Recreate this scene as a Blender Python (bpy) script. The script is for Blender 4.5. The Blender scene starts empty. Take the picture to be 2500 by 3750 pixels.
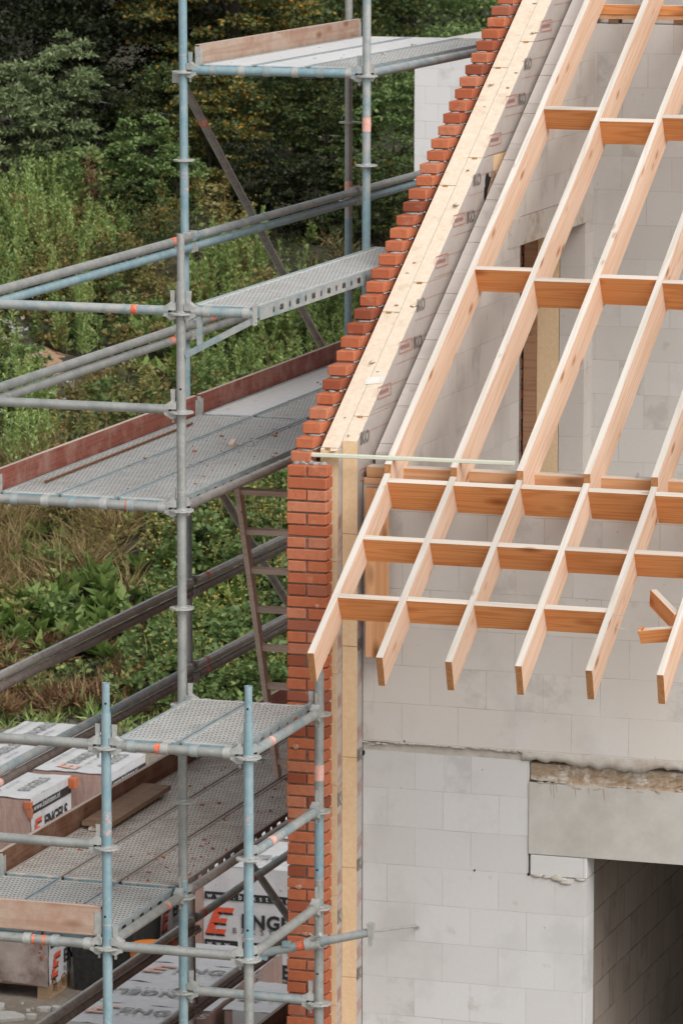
import bpy, bmesh, math, random
import numpy as np
from mathutils import Vector, Matrix

S = bpy.context.scene
C = S.collection
rnd = random.Random(7)
RNG = np.random.default_rng(11)
R = math.radians

# ------------------------------------------------------------------ camera
cam = bpy.data.cameras.new("camera")
cam_o = bpy.data.objects.new("camera", cam)
C.objects.link(cam_o)
YAW, PITCH, ROLL = 0.311691432, 0.158600398, 0.00175367989
CAM = Vector((7.79143465, -20.4680565, 5.65778526))
fw = Vector((-math.sin(YAW)*math.cos(PITCH), math.cos(YAW)*math.cos(PITCH), -math.sin(PITCH)))
rt = Vector((math.cos(YAW), math.sin(YAW), 0))
up = rt.cross(fw)
rt2 = math.cos(ROLL)*rt + math.sin(ROLL)*up
up2 = -math.sin(ROLL)*rt + math.cos(ROLL)*up
m3 = Matrix((rt2, up2, -fw)).transposed()
cam_o.matrix_world = Matrix.Translation(CAM) @ m3.to_4x4()
cam.sensor_fit = 'HORIZONTAL'
cam.sensor_width = 36.0
cam.lens = 16854.75/2500*36
cam.clip_start = 0.5
cam.clip_end = 3000
cam.dof.use_dof = True
cam.dof.focus_distance = 22.6
cam.dof.aperture_fstop = 22.0
S.camera = cam_o

# ------------------------------------------------------------------ light
SUN_EL, SUN_AZ = 44.0, 128.0      # azimuth: clockwise from +Y
w = bpy.data.worlds.new("World"); S.world = w
w.use_nodes = True
nt = w.node_tree
bg = nt.nodes["Background"]
sky = nt.nodes.new("ShaderNodeTexSky")
sky.sky_type = 'NISHITA'; sky.sun_disc = False
sky.sun_elevation = R(SUN_EL); sky.sun_rotation = R(SUN_AZ)
sky.dust_density = 3.0; sky.air_density = 1.0; sky.ozone_density = 1.0
hs = nt.nodes.new("ShaderNodeHueSaturation"); hs.inputs['Saturation'].default_value = 0.06
nt.links.new(sky.outputs[0], hs.inputs['Color'])
nt.links.new(hs.outputs[0], bg.inputs[0])
bg.inputs[1].default_value = 0.13
sun = bpy.data.lights.new("sun", 'SUN'); sun.energy = 1.1; sun.angle = R(35); sun.color = (1.0, 0.955, 0.9)
so = bpy.data.objects.new("sun", sun); C.objects.link(so)
az, el = R(SUN_AZ), R(SUN_EL)
to_sun = Vector((math.sin(az)*math.cos(el), math.cos(az)*math.cos(el), math.sin(el)))
so.rotation_euler = to_sun.to_track_quat('Z', 'Y').to_euler()
S.view_settings.view_transform = 'Standard'
S.view_settings.look = 'None'
S.view_settings.exposure = 0.55
S.view_settings.gamma = 1.0
S.view_settings.use_curve_mapping = False

# ------------------------------------------------------------------ materials
def newmat(name):
    m = bpy.data.materials.new(name); m.use_nodes = True
    n = m.node_tree; b = n.nodes["Principled BSDF"]
    return m, n, b
def N(n, t, **kw):
    x = n.nodes.new(t)
    for k, v in kw.items():
        if k in x.inputs: x.inputs[k].default_value = v
        else: setattr(x, k, v)
    return x
def L(n, a, b): n.links.new(a, b)
def mixc(n, fac, a, b, mode='MIX'):
    x = n.nodes.new("ShaderNodeMix"); x.data_type = 'RGBA'; x.blend_type = mode
    for sock, v in ((x.inputs[0], fac), (x.inputs[6], a), (x.inputs[7], b)):
        if hasattr(v, 'is_output'): n.links.new(v, sock)
        elif isinstance(v, (tuple, list)): sock.default_value = (*v, 1) if len(v) == 3 else v
        else: sock.default_value = v
    return x.outputs[2]
def ramp(n, fac, stops):
    x = n.nodes.new("ShaderNodeValToRGB"); e = x.color_ramp.elements
    while len(e) < len(stops): e.new(0.5)
    for i, (p, c) in enumerate(stops):
        e[i].position = p; e[i].color = (*c, 1) if len(c) == 3 else c
    n.links.new(fac, x.inputs[0]); return x.outputs[0]
def objco(n, rand=True):
    t = n.nodes.new("ShaderNodeTexCoord")
    if not rand: return t.outputs['Object']
    oi = n.nodes.new("ShaderNodeObjectInfo")
    mu = N(n, "ShaderNodeMath", operation='MULTIPLY'); mu.inputs[1].default_value = 37.0
    L(n, oi.outputs['Random'], mu.inputs[0])
    ad = N(n, "ShaderNodeVectorMath", operation='ADD')
    L(n, t.outputs['Object'], ad.inputs[0]); L(n, mu.outputs[0], ad.inputs[1])
    return ad.outputs[0]
def scaled(n, co, sx, sy, sz):
    x = N(n, "ShaderNodeVectorMath", operation='MULTIPLY'); x.inputs[1].default_value = (sx, sy, sz)
    L(n, co, x.inputs[0]); return x.outputs[0]
def noise(n, co, scale, detail=4, rough=0.6, col=False):
    x = N(n, "ShaderNodeTexNoise"); x.inputs['Scale'].default_value = scale
    x.inputs['Detail'].default_value = detail; x.inputs['Roughness'].default_value = rough
    L(n, co, x.inputs['Vector']); return x.outputs['Color' if col else 'Fac']
def bump(n, b, h, strength=0.3, dist=0.01):
    x = N(n, "ShaderNodeBump"); x.inputs['Strength'].default_value = strength; x.inputs['Distance'].default_value = dist
    L(n, h, x.inputs['Height']); L(n, x.outputs[0], b.inputs['Normal'])

def wood(name, c1, c2, knot=(0.16, 0.06, 0.02), rough=0.7, fine=1.0, knots=1.0, dirt=None):
    m, n, b = newmat(name)
    co = objco(n)
    # growth rings: stretched along local x
    s1 = scaled(n, co, 0.45, 11, 13)
    nz = noise(n, s1, 1.25, 2, 0.45)
    wv = N(n, "ShaderNodeMath", operation='MULTIPLY'); wv.inputs[1].default_value = 26*fine; L(n, nz, wv.inputs[0])
    sn = N(n, "ShaderNodeMath", operation='SINE'); L(n, wv.outputs[0], sn.inputs[0])
    mr = N(n, "ShaderNodeMapRange"); mr.inputs[1].default_value = -1; mr.inputs[2].default_value = 1; L(n, sn.outputs[0], mr.inputs[0])
    fine_n = noise(n, scaled(n, co, 2, 110, 110), 1.0, 3, 0.6)
    base = ramp(n, mr.outputs[0], [(0.0, c2), (0.45, c1), (1.0, tuple(min(1, v*1.06) for v in c1))])
    base = mixc(n, 0.34, base, ramp(n, fine_n, [(0.3, c2), (0.7, c1)]))
    big = noise(n, scaled(n, co, 1.2, 3, 3), 1.3, 2, 0.5)
    base = mixc(n, ramp(n, big, [(0.35, (0, 0, 0)), (0.75, (0.55, 0.55, 0.55))]), base, c2)
    if knots:
        vo = N(n, "ShaderNodeTexVoronoi"); vo.inputs['Scale'].default_value = 1.0; vo.inputs['Randomness'].default_value = 1
        L(n, scaled(n, co, 3.2, 9, 9), vo.inputs['Vector'])
        kf = ramp(n, vo.outputs['Distance'], [(0.06, (1, 1, 1)), (0.30*knots, (0, 0, 0))])
        base = mixc(n, kf, base, knot)
    if dirt:
        dn = noise(n, co, 6, 5, 0.7)
        base = mixc(n, ramp(n, dn, [(0.45, (0, 0, 0)), (0.7, (0.8, 0.8, 0.8))]), base, dirt)
    oi = n.nodes.new("ShaderNodeObjectInfo")
    v = N(n, "ShaderNodeMapRange"); v.inputs[3].default_value = 0.86; v.inputs[4].default_value = 1.12; L(n, oi.outputs['Random'], v.inputs[0])
    base = mixc(n, 1.0, base, v.outputs[0], 'MULTIPLY') if False else base
    hv = N(n, "ShaderNodeHueSaturation"); L(n, v.outputs[0], hv.inputs['Value']); L(n, base, hv.inputs['Color'])
    L(n, hv.outputs[0], b.inputs['Base Color'])
    b.inputs['Roughness'].default_value = rough
    b.inputs['Specular IOR Level'].default_value = 0.25
    bump(n, b, fine_n, 0.15, 0.002)
    return m

def speckle(name, c1, c2, scale=60, rough=0.85, c3=None, s3=4, f3=(0.55, 0.7), bumpy=0.2, spec=0.2, metal=0):
    m, n, b = newmat(name)
    co = objco(n)
    a = noise(n, co, scale, 4, 0.65)
    base = ramp(n, a, [(0.35, c1), (0.68, c2)])
    if c3:
        d = noise(n, co, s3, 6, 0.68)
        base = mixc(n, ramp(n, d, [(f3[0], (0, 0, 0)), (f3[1], (1, 1, 1))]), base, c3)
    L(n, base, b.inputs['Base Color'])
    b.inputs['Roughness'].default_value = rough
    b.inputs['Specular IOR Level'].default_value = spec
    b.inputs['Metallic'].default_value = metal
    if bumpy: bump(n, b, a, bumpy, 0.004)
    return m

def steel(name, c1, c2, dirt, amount=(0.58, 0.75), rough=0.5, metal=0.35, pale=(0.42, 0.44, 0.43)):
    m, n, b = newmat(name)
    co = objco(n)
    a = noise(n, scaled(n, co, 1, 1, 1), 9, 5, 0.7)
    base = ramp(n, a, [(0.36, c1), (0.6, c2)])
    w_ = noise(n, co, 55, 3, 0.7)
    base = mixc(n, ramp(n, w_, [(0.6, (0, 0, 0)), (0.72, (0.75, 0.75, 0.75))]), base, pale)
    d = noise(n, co, 24, 6, 0.75)
    base = mixc(n, ramp(n, d, [(amount[0], (0, 0, 0)), (amount[1], (0.85, 0.85, 0.85))]), base, dirt)
    L(n, base, b.inputs['Base Color'])
    b.inputs['Metallic'].default_value = metal
    b.inputs['Roughness'].default_value = rough
    bump(n, b, w_, 0.12, 0.002)
    return m

M = {}
M['raf_side'] = wood("larch_face", (0.67, 0.485, 0.37), (0.57, 0.36, 0.235), knot=(0.36, 0.15, 0.055), knots=0.7, fine=1.6)
M['raf_lit_top'] = wood("larch_skylit_top", (0.60, 0.555, 0.505), (0.52, 0.46, 0.395), knot=(0.42, 0.32, 0.24), knots=0.4, fine=1.6)  # rafter tops only: whitening by skylight painted into the wood colour
M['nog'] = wood("larch_heart_face", (0.71, 0.325, 0.125), (0.57, 0.21, 0.068), knot=(0.36, 0.11, 0.03), knots=0.9, fine=2.3)
M['nog_lit_top'] = wood("larch_heart_skylit_top", (0.60, 0.545, 0.485), (0.50, 0.425, 0.35), knot=(0.40, 0.27, 0.18), knots=0.5, fine=1.6)  # tops of noggins and plates: skylight painted in as a paler wood
M['endgrain'] = wood("larch_end_grain", (0.42, 0.205, 0.085), (0.29, 0.125, 0.045), knots=0, fine=2.5)
M['plate'] = wood("larch_beam", (0.68, 0.40, 0.225), (0.54, 0.26, 0.115), knot=(0.2, 0.08, 0.03), knots=0.9)
M['redboard'] = wood("red_stained_board", (0.235, 0.078, 0.055), (0.165, 0.05, 0.036), knot=(0.08, 0.03, 0.02), knots=0.5, fine=2.0, dirt=(0.33, 0.2, 0.16))
M['brownboard'] = wood("brown_weathered_board", (0.17, 0.085, 0.05), (0.11, 0.05, 0.028), knot=(0.05, 0.025, 0.015), knots=0.5, fine=2.0, dirt=(0.24, 0.15, 0.11))
M['paleboard'] = wood("pale_weathered_board", (0.42, 0.32, 0.255), (0.33, 0.225, 0.17), knot=(0.2, 0.09, 0.05), knots=0.9, dirt=(0.3, 0.15, 0.09))
M['board_edge'] = wood("board_top_edge", (0.46, 0.38, 0.33), (0.36, 0.28, 0.24), knots=0, fine=1.5)
M['oldwood'] = wood("old_plank", (0.22, 0.14, 0.09), (0.14, 0.085, 0.055), knots=0.5, fine=2)
M['liningwood'] = wood('lining_board', (0.42, 0.24, 0.145), (0.31, 0.155, 0.085), knots=0.5, fine=1.5)
M['ladderwood'] = wood("dusty_ladder_wood", (0.64, 0.54, 0.47), (0.52, 0.42, 0.35), knots=0.2, fine=1.5)
M['palewood'] = wood("pale_green_batten", (0.60, 0.62, 0.52), (0.50, 0.52, 0.42), knots=0.2)
M['blue'] = steel("blue_painted_tube", (0.17, 0.285, 0.33), (0.26, 0.36, 0.39), (0.20, 0.19, 0.17), (0.62, 0.8), 0.55, 0.1)
M['grey'] = steel("galvanised_tube", (0.26, 0.275, 0.265), (0.36, 0.365, 0.35), (0.15, 0.135, 0.115), (0.56, 0.8), 0.50, 0.35)
M['mix'] = steel("half_blue_tube", (0.19, 0.29, 0.32), (0.40, 0.40, 0.385), (0.18, 0.15, 0.13), (0.6, 0.8), 0.52, 0.2)
M['mud'] = steel("muddy_tube", (0.29, 0.29, 0.28), (0.40, 0.385, 0.36), (0.21, 0.155, 0.125), (0.5, 0.7), 0.36, 0.45, pale=(0.34, 0.33, 0.31))
M['mud_shaded'] = steel('shaded_muddy_tube', (0.17, 0.15, 0.135), (0.23, 0.20, 0.18), (0.13, 0.085, 0.065), (0.45, 0.65), 0.5, 0.3, pale=(0.28, 0.25, 0.23))  # lower rail tubes: shade of the tube above put into the colour
M['rim'] = steel('plank_rim', (0.24, 0.31, 0.335), (0.37, 0.40, 0.40), (0.2, 0.18, 0.16), (0.55, 0.75), 0.55, 0.15)
M['rim_dirty'] = steel('dirty_plank_rim', (0.33, 0.30, 0.27), (0.42, 0.38, 0.34), (0.22, 0.16, 0.13), (0.5, 0.7), 0.6, 0.1)
M['worn_pink'] = speckle('worn_pink_paint', (0.20, 0.31, 0.35), (0.25, 0.34, 0.37), 30, 0.6, (0.62, 0.33, 0.28), 42, (0.55, 0.6), 0.05)
M['galv'] = speckle("cast_galvanised", (0.36, 0.37, 0.355), (0.46, 0.46, 0.44), 40, 0.55, (0.18, 0.165, 0.15), 14, (0.58, 0.75), 0.15, 0.4, 0.25)
M['dark'] = speckle("dark_hole", (0.012, 0.012, 0.012), (0.02, 0.02, 0.02), 20, 0.9, bumpy=0)
M['orange_paint'] = speckle("orange_spray_paint", (0.62, 0.10, 0.035), (0.75, 0.2, 0.1), 30, 0.6, (0.36, 0.37, 0.36), 28, (0.5, 0.6))
M['pink_tape'] = speckle("faded_pink_sticker", (0.66, 0.32, 0.26), (0.72, 0.48, 0.42), 35, 0.6, (0.45, 0.42, 0.4), 24, (0.55, 0.65))
M['white_sticker'] = speckle("white_sticker", (0.62, 0.58, 0.53), (0.72, 0.69, 0.64), 30, 0.6)
M['black_ink'] = speckle("black_ink", (0.02, 0.02, 0.022), (0.035, 0.034, 0.034), 40, 0.6, bumpy=0)
M['faded_ink'] = speckle("faded_grey_ink", (0.14, 0.145, 0.14), (0.36, 0.36, 0.35), 26, 0.7, bumpy=0)
M['red_ink'] = speckle("red_ink", (0.55, 0.075, 0.035), (0.62, 0.10, 0.05), 20, 0.6, bumpy=0)
M['faded_red_ink'] = speckle("faded_red_ink", (0.6, 0.27, 0.2), (0.68, 0.5, 0.44), 26, 0.7, bumpy=0)
M['foil_red'] = speckle("foil_red_print", (0.45, 0.16, 0.115), (0.48, 0.215, 0.165), 60, 0.6, bumpy=0)
M['foil_ink'] = speckle("foil_black_print", (0.15, 0.13, 0.115), (0.29, 0.255, 0.23), 60, 0.6, bumpy=0)
M['white_foil'] = speckle("white_packing_foil", (0.47, 0.47, 0.485), (0.55, 0.55, 0.56), 9, 0.42, (0.39, 0.38, 0.38), 5, (0.55, 0.75), 0.5, 0.4)
M['clear_foil'] = speckle("dusty_clear_foil", (0.27, 0.215, 0.195), (0.40, 0.335, 0.305), 5, 0.45, (0.19, 0.125, 0.105), 3, (0.5, 0.65), 0.6, 0.4)
M['pir'] = speckle("foam_core", (0.71, 0.50, 0.305), (0.76, 0.575, 0.375), 45, 0.9, (0.66, 0.47, 0.24), 3, (0.55, 0.8), 0.35, 0.1)
M['pir_edge'] = speckle("foam_cut_slope", (0.65, 0.53, 0.41), (0.71, 0.605, 0.495), 30, 0.9, (0.52, 0.42, 0.285), 9, (0.55, 0.75), 1.0, 0.1)
M['foil'] = speckle("foam_facing_paper", (0.43, 0.385, 0.355), (0.47, 0.425, 0.395), 16, 0.6, (0.39, 0.345, 0.315), 3, (0.5, 0.7), 0.05, 0.25)
M['notch'] = speckle('torn_foam', (0.30, 0.17, 0.07), (0.45, 0.28, 0.13), 40, 0.95)
M['mortar'] = speckle("mortar", (0.27, 0.255, 0.235), (0.36, 0.345, 0.325), 45, 0.95, (0.2, 0.185, 0.165), 12, (0.5, 0.7), 0.6, 0.1)
M['joint'] = speckle("recessed_joint", (0.19, 0.155, 0.13), (0.30, 0.26, 0.225), 45, 0.95, bumpy=0.5)
M['concrete'] = speckle("concrete", (0.45, 0.43, 0.395), (0.50, 0.485, 0.455), 10, 0.9, (0.40, 0.37, 0.33), 2.2, (0.5, 0.72), 0.15, 0.15)
M['rough_concrete'] = speckle("rough_brown_concrete", (0.27, 0.195, 0.13), (0.40, 0.32, 0.24), 34, 0.95, (0.48, 0.44, 0.39), 11, (0.52, 0.62), 1.0, 0.1)
M['mortar_lip'] = speckle("pale_mortar_lip", (0.40, 0.365, 0.32), (0.50, 0.47, 0.43), 18, 0.95, (0.34, 0.28, 0.22), 5, (0.5, 0.7), 0.8, 0.1)
M['rubble'] = speckle("brick_chip", (0.30, 0.10, 0.06), (0.36, 0.155, 0.10), 30, 0.9)
M['stone'] = speckle("grey_stone", (0.35, 0.34, 0.32), (0.46, 0.45, 0.42), 30, 0.9)
M['rust'] = speckle("rusty_rod", (0.16, 0.065, 0.03), (0.24, 0.11, 0.05), 50, 0.8, spec=0.3)
M['blackplastic'] = speckle("dusty_black_plastic", (0.02, 0.02, 0.02), (0.04, 0.038, 0.036), 30, 0.6, (0.16, 0.15, 0.14), 20, (0.66, 0.72))
M['orangeplastic'] = speckle("orange_plastic", (0.62, 0.18, 0.03), (0.68, 0.22, 0.05), 20, 0.5)
M['wire'] = speckle("grey_cable", (0.2, 0.2, 0.2), (0.25, 0.25, 0.25), 20, 0.6, bumpy=0)
M['palletwood'] = wood("pallet_wood", (0.36, 0.25, 0.16), (0.26, 0.17, 0.10), knots=0.4)
M['bark'] = speckle("bark", (0.025, 0.02, 0.015), (0.05, 0.04, 0.03), 18, 0.95, bumpy=0.8)
M['drystem'] = speckle("dry_stem", (0.19, 0.115, 0.06), (0.27, 0.18, 0.1), 20, 0.95, bumpy=0)

def brick_mat():
    m, n, b = newmat("orange_red_brick")
    co = objco(n, False)
    g = n.nodes.new("ShaderNodeNewGeometry")
    base = ramp(n, g.outputs['Random Per Island'], [(0.0, (0.23, 0.068, 0.038)), (0.2, (0.37, 0.105, 0.052)), (0.45, (0.50, 0.165, 0.080)), (0.65, (0.42, 0.125, 0.060)), (0.85, (0.50, 0.20, 0.115)), (1.0, (0.28, 0.09, 0.055))])
    a = noise(n, co, 30, 5, 0.7)
    base = mixc(n, ramp(n, a, [(0.3, (0.45, 0.45, 0.45)), (0.55, (0, 0, 0))]), base, (0.30, 0.075, 0.036))
    k = noise(n, co, 130, 3, 0.6)
    base = mixc(n, ramp(n, k, [(0.66, (0, 0, 0)), (0.74, (0.7, 0.7, 0.7))]), base, (0.15, 0.035, 0.018))
    d = noise(n, co, 9, 5, 0.65)
    base = mixc(n, ramp(n, d, [(0.58, (0, 0, 0)), (0.72, (0.5, 0.5, 0.5))]), base, (0.50, 0.28, 0.19))
    L(n, base, b.inputs['Base Color']); b.inputs['Roughness'].default_value = 0.9
    b.inputs['Specular IOR Level'].default_value = 0.15
    bump(n, b, a, 0.35, 0.004)
    return m
M['brick'] = brick_mat()

def block_mat(name, ax, zoff, c1, c2, cm, xoff=0.019, bw=0.3, rh=0.2006, warm=None, ms=0.0016):
    m, n, b = newmat(name)
    t = n.nodes.new("ShaderNodeTexCoord")
    sp = N(n, "ShaderNodeSeparateXYZ"); L(n, t.outputs['Object'], sp.inputs[0])
    nz0 = noise(n, t.outputs['Object'], 3.0, 3, 0.6)
    cb = N(n, "ShaderNodeCombineXYZ")
    def off(sock, o):
        a = N(n, "ShaderNodeMath", operation='ADD'); a.inputs[1].default_value = o; L(n, sock, a.inputs[0]); return a.outputs[0]
    L(n, off(sp.outputs[ax], xoff), cb.inputs[0])
    wob = N(n, "ShaderNodeMath", operation='MULTIPLY'); wob.inputs[1].default_value = 0.012; L(n, nz0, wob.inputs[0])
    zz = N(n, "ShaderNodeMath", operation='ADD'); L(n, off(sp.outputs[2], zoff), zz.inputs[0]); L(n, wob.outputs[0], zz.inputs[1])
    L(n, zz.outputs[0], cb.inputs[1])
    br = N(n, "ShaderNodeTexBrick"); L(n, cb.outputs[0], br.inputs['Vector'])
    for k, v in (('Scale', 1.0), ('Mortar Size', ms), ('Mortar Smooth', 0.15), ('Bias', 0.0), ('Brick Width', bw), ('Row Height', rh)): br.inputs[k].default_value = v
    br.offset = 0.5; br.offset_frequency = 2; br.squash = 1.0
    br.inputs['Color1'].default_value = (*c1, 1); br.inputs['Color2'].default_value = (*c2, 1); br.inputs['Mortar'].default_value = (*c1, 1)
    base = br.outputs['Color']
    a = noise(n, t.outputs['Object'], 40, 4, 0.6)
    base = mixc(n, ramp(n, a, [(0.3, (0.12, 0.12, 0.12)), (0.7, (0, 0, 0))]), base, tuple(v*0.75 for v in c1))
    st = noise(n, t.outputs['Object'], 2.3, 6, 0.62)
    base = mixc(n, ramp(n, st, [(0.52, (0, 0, 0)), (0.66, (0.5, 0.5, 0.5))]), base, tuple(v*0.80 for v in c1))
    sm = noise(n, t.outputs['Object'], 7.5, 4, 0.5)
    base = mixc(n, ramp(n, sm, [(0.66, (0, 0, 0)), (0.72, (0.55, 0.55, 0.55))]), base, (c1[0]*0.78, c1[1]*0.76, c1[2]*0.70))
    if warm:
        wn = noise(n, t.outputs['Object'], 1.7, 3, 0.5)
        base = mixc(n, ramp(n, wn, [(0.45, (0, 0, 0)), (0.65, (0.6, 0.6, 0.6))]), base, warm)
    # pits
    vo = N(n, "ShaderNodeTexVoronoi"); vo.inputs['Scale'].default_value = 9; L(n, t.outputs['Object'], vo.inputs['Vector'])
    base = mixc(n, ramp(n, vo.outputs['Distance'], [(0.03, (0.6, 0.6, 0.6)), (0.06, (0, 0, 0))]), base, tuple(v*0.5 for v in c1))
    b2 = N(n, "ShaderNodeTexBrick"); L(n, cb.outputs[0], b2.inputs['Vector'])
    for k, v in (('Scale', 1.0), ('Mortar Size', 0.0), ('Mortar Smooth', 0.0), ('Bias', 0.0), ('Brick Width', bw/2), ('Row Height', rh)): b2.inputs[k].default_value = v
    b2.offset = 0.0; b2.inputs['Color1'].default_value = (0, 0, 0, 1); b2.inputs['Color2'].default_value = (1, 1, 1, 1)
    cell = ramp(n, b2.outputs['Color'], [(0.80, (0, 0, 0)), (0.84, (1, 1, 1))])
    cm_ = mixc(n, 1.0, cell, ramp(n, noise(n, t.outputs['Object'], 8, 5, 0.65), [(0.45, (0, 0, 0)), (0.6, (0.7, 0.7, 0.7))]), 'MULTIPLY')
    base = mixc(n, cm_, base, tuple(v*0.78 for v in c1))
    jn = noise(n, t.outputs['Object'], 4.3, 4, 0.6)
    jr = ramp(n, jn, [(0.38, (0.15, 0.15, 0.15)), (0.64, (1, 1, 1))])
    jf = mixc(n, 1.0, br.outputs['Fac'], jr, 'MULTIPLY')
    base = mixc(n, jf, base, cm)
    L(n, base, b.inputs['Base Color'])
    b.inputs['Roughness'].default_value = 0.92; b.inputs['Specular IOR Level'].default_value = 0.12
    inv = N(n, "ShaderNodeMath", operation='SUBTRACT'); inv.inputs[0].default_value = 1.0; L(n, jf, inv.inputs[1])
    ad = N(n, "ShaderNodeMath", operation='MULTIPLY_ADD'); ad.inputs[1].default_value = 0.25; L(n, a, ad.inputs[0]); L(n, inv.outputs[0], ad.inputs[2])
    bump(n, b, ad.outputs[0], 0.35, 0.004)
    return m
M['block_low'] = block_mat("grey_block_lower", 0, -0.695+0.2006*40, (0.565, 0.555, 0.54), (0.61, 0.605, 0.60), (0.38, 0.35, 0.315))
M['block_up'] = block_mat("grey_block_upper", 0, -0.743+0.2006*40, (0.59, 0.56, 0.525), (0.625, 0.605, 0.58), (0.36, 0.32, 0.275), xoff=-0.06, warm=(0.575, 0.525, 0.475))
M['block_gable'] = block_mat("grey_block_gable", 1, 0.19, (0.56, 0.51, 0.47), (0.60, 0.555, 0.52), (0.38, 0.33, 0.285), xoff=0.1)
M['block_back'] = block_mat("grey_block_back", 0, 0.15, (0.54, 0.51, 0.475), (0.585, 0.56, 0.535), (0.36, 0.32, 0.28), xoff=0.13)
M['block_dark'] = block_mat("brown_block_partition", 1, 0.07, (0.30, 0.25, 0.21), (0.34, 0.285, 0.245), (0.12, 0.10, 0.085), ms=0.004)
M['block_far'] = block_mat("white_block_far", 0, 0.05, (0.62, 0.61, 0.61), (0.66, 0.655, 0.655), (0.40, 0.38, 0.36), ms=0.0025)

def plank_mat(name, tint, dirtc, dirt_lo, dirt_hi):
    m, n, b = newmat(name)
    t = n.nodes.new("ShaderNodeTexCoord")
    sp = N(n, "ShaderNodeSeparateXYZ"); L(n, t.outputs['Object'], sp.inputs[0])
    def math_(op, a, v, c=None):
        x = N(n, "ShaderNodeMath", operation=op)
        for i, s in enumerate((a, v, c)):
            if s is None: continue
            if hasattr(s, 'is_output'): L(n, s, x.inputs[i])
            else: x.inputs[i].default_value = s
        return x.outputs[0]
    X, Y = sp.outputs[0], sp.outputs[1]
    yr = math_('MULTIPLY', Y, 1/0.040)
    row = math_('FLOOR', yr, 0)
    half = math_('MULTIPLY', math_('MODULO', row, 2.0), 0.5)
    u = math_('SUBTRACT', math_('FRACT', math_('ADD', math_('MULTIPLY', X, 1/0.0215), half), 0), 0.5)
    v = math_('SUBTRACT', math_('FRACT', yr, 0), 0.5)
    um = math_('MULTIPLY', math_('ADD', u, math_('MULTIPLY', v, -0.45)), 0.0215)
    vm = math_('MULTIPLY', v, 0.040)
    d = math_('SQRT', math_('ADD', math_('POWER', math_('DIVIDE', um, 0.0060), 2.0), math_('POWER', math_('DIVIDE', vm, 0.019), 2.0)), 0)
    hole = ramp(n, d, [(0.62, (1, 1, 1)), (1.0, (0, 0, 0))])
    # rim is plain
    edge = math_('LESS_THAN', math_('ABSOLUTE', X, 0), 0.132)
    g = n.nodes.new("ShaderNodeNewGeometry")
    nz_ = N(n, "ShaderNodeSeparateXYZ"); L(n, g.outputs['Normal'], nz_.inputs[0])
    topm = math_('GREATER_THAN', nz_.outputs[2], 0.8)
    mask = math_('MULTIPLY', edge, topm)
    hole = mixc(n, 1.0, hole, mask, 'MULTIPLY')
    co = objco(n)
    a = noise(n, co, 12, 5, 0.7)
    base = ramp(n, a, [(0.35, tint), (0.65, tuple(min(1, v_*1.25) for v_ in tint))])
    dn = noise(n, co, 5, 6, 0.72)
    base = mixc(n, ramp(n, dn, [(dirt_lo, (0, 0, 0)), (dirt_hi, (0.9, 0.9, 0.9))]), base, dirtc)
    sp2 = noise(n, co, 38, 4, 0.75)
    base = mixc(n, ramp(n, sp2, [(0.62, (0, 0, 0)), (0.72, (0.8, 0.8, 0.8))]), base, (0.55, 0.53, 0.50))
    base = mixc(n, hole, base, (0.05, 0.042, 0.034))
    L(n, base, b.inputs['Base Color'])
    b.inputs['Metallic'].default_value = 0.15; b.inputs['Roughness'].default_value = 0.6
    hb = math_('SUBTRACT', 1.0, hole)
    bump(n, b, hb, 0.5, 0.004)
    return m
M['plank_clean'] = plank_mat("perforated_steel", (0.46, 0.46, 0.445), (0.33, 0.31, 0.285), 0.54, 0.76)
M['plank_dirty'] = plank_mat("dirty_perforated_steel", (0.54, 0.51, 0.47), (0.34, 0.25, 0.20), 0.47, 0.72)
M['plank_side'] = steel("plank_flange", (0.22, 0.29, 0.31), (0.38, 0.39, 0.38), (0.15, 0.12, 0.1), (0.55, 0.75), 0.55, 0.15)
M['plank_side_brown'] = steel("muddy_plank_flange", (0.14, 0.115, 0.095), (0.2, 0.165, 0.14), (0.09, 0.06, 0.045), (0.5, 0.7), 0.6, 0.1)
M['smooth_deck'] = speckle("smooth_pale_deck", (0.56, 0.565, 0.57), (0.63, 0.63, 0.63), 22, 0.6, (0.42, 0.38, 0.34), 11, (0.6, 0.72), 0.1, 0.3)

def foilbrick_mat():
    m, n, b = newmat("bricks_behind_dusty_foil")
    t = n.nodes.new("ShaderNodeTexCoord")
    sp = N(n, "ShaderNodeSeparateXYZ"); L(n, t.outputs['Object'], sp.inputs[0])
    ad = N(n, "ShaderNodeMath", operation='ADD'); L(n, sp.outputs[0], ad.inputs[0]); L(n, sp.outputs[1], ad.inputs[1])
    cb = N(n, "ShaderNodeCombineXYZ"); L(n, ad.outputs[0], cb.inputs[0]); L(n, sp.outputs[2], cb.inputs[1])
    br = N(n, "ShaderNodeTexBrick"); L(n, cb.outputs[0], br.inputs['Vector'])
    br.offset = 0.0
    for k, v in (('Scale', 1.0), ('Mortar Size', 0.004), ('Mortar Smooth', 0.6), ('Brick Width', 0.052), ('Row Height', 0.102)): br.inputs[k].default_value = v
    br.inputs['Color1'].default_value = (0.33, 0.17, 0.13, 1); br.inputs['Color2'].default_value = (0.27, 0.14, 0.11, 1); br.inputs['Mortar'].default_value = (0.19, 0.11, 0.09, 1)
    fo = noise(n, scaled(n, t.outputs['Object'], 6, 6, 1.6), 2.2, 5, 0.7)
    base = mixc(n, ramp(n, fo, [(0.35, (0.25, 0.25, 0.25)), (0.7, (0.8, 0.8, 0.8))]), br.outputs['Color'], (0.43, 0.335, 0.30))
    L(n, base, b.inputs['Base Color']); b.inputs['Roughness'].default_value = 0.4
    bump(n, b, fo, 0.5, 0.02)
    return m
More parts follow.
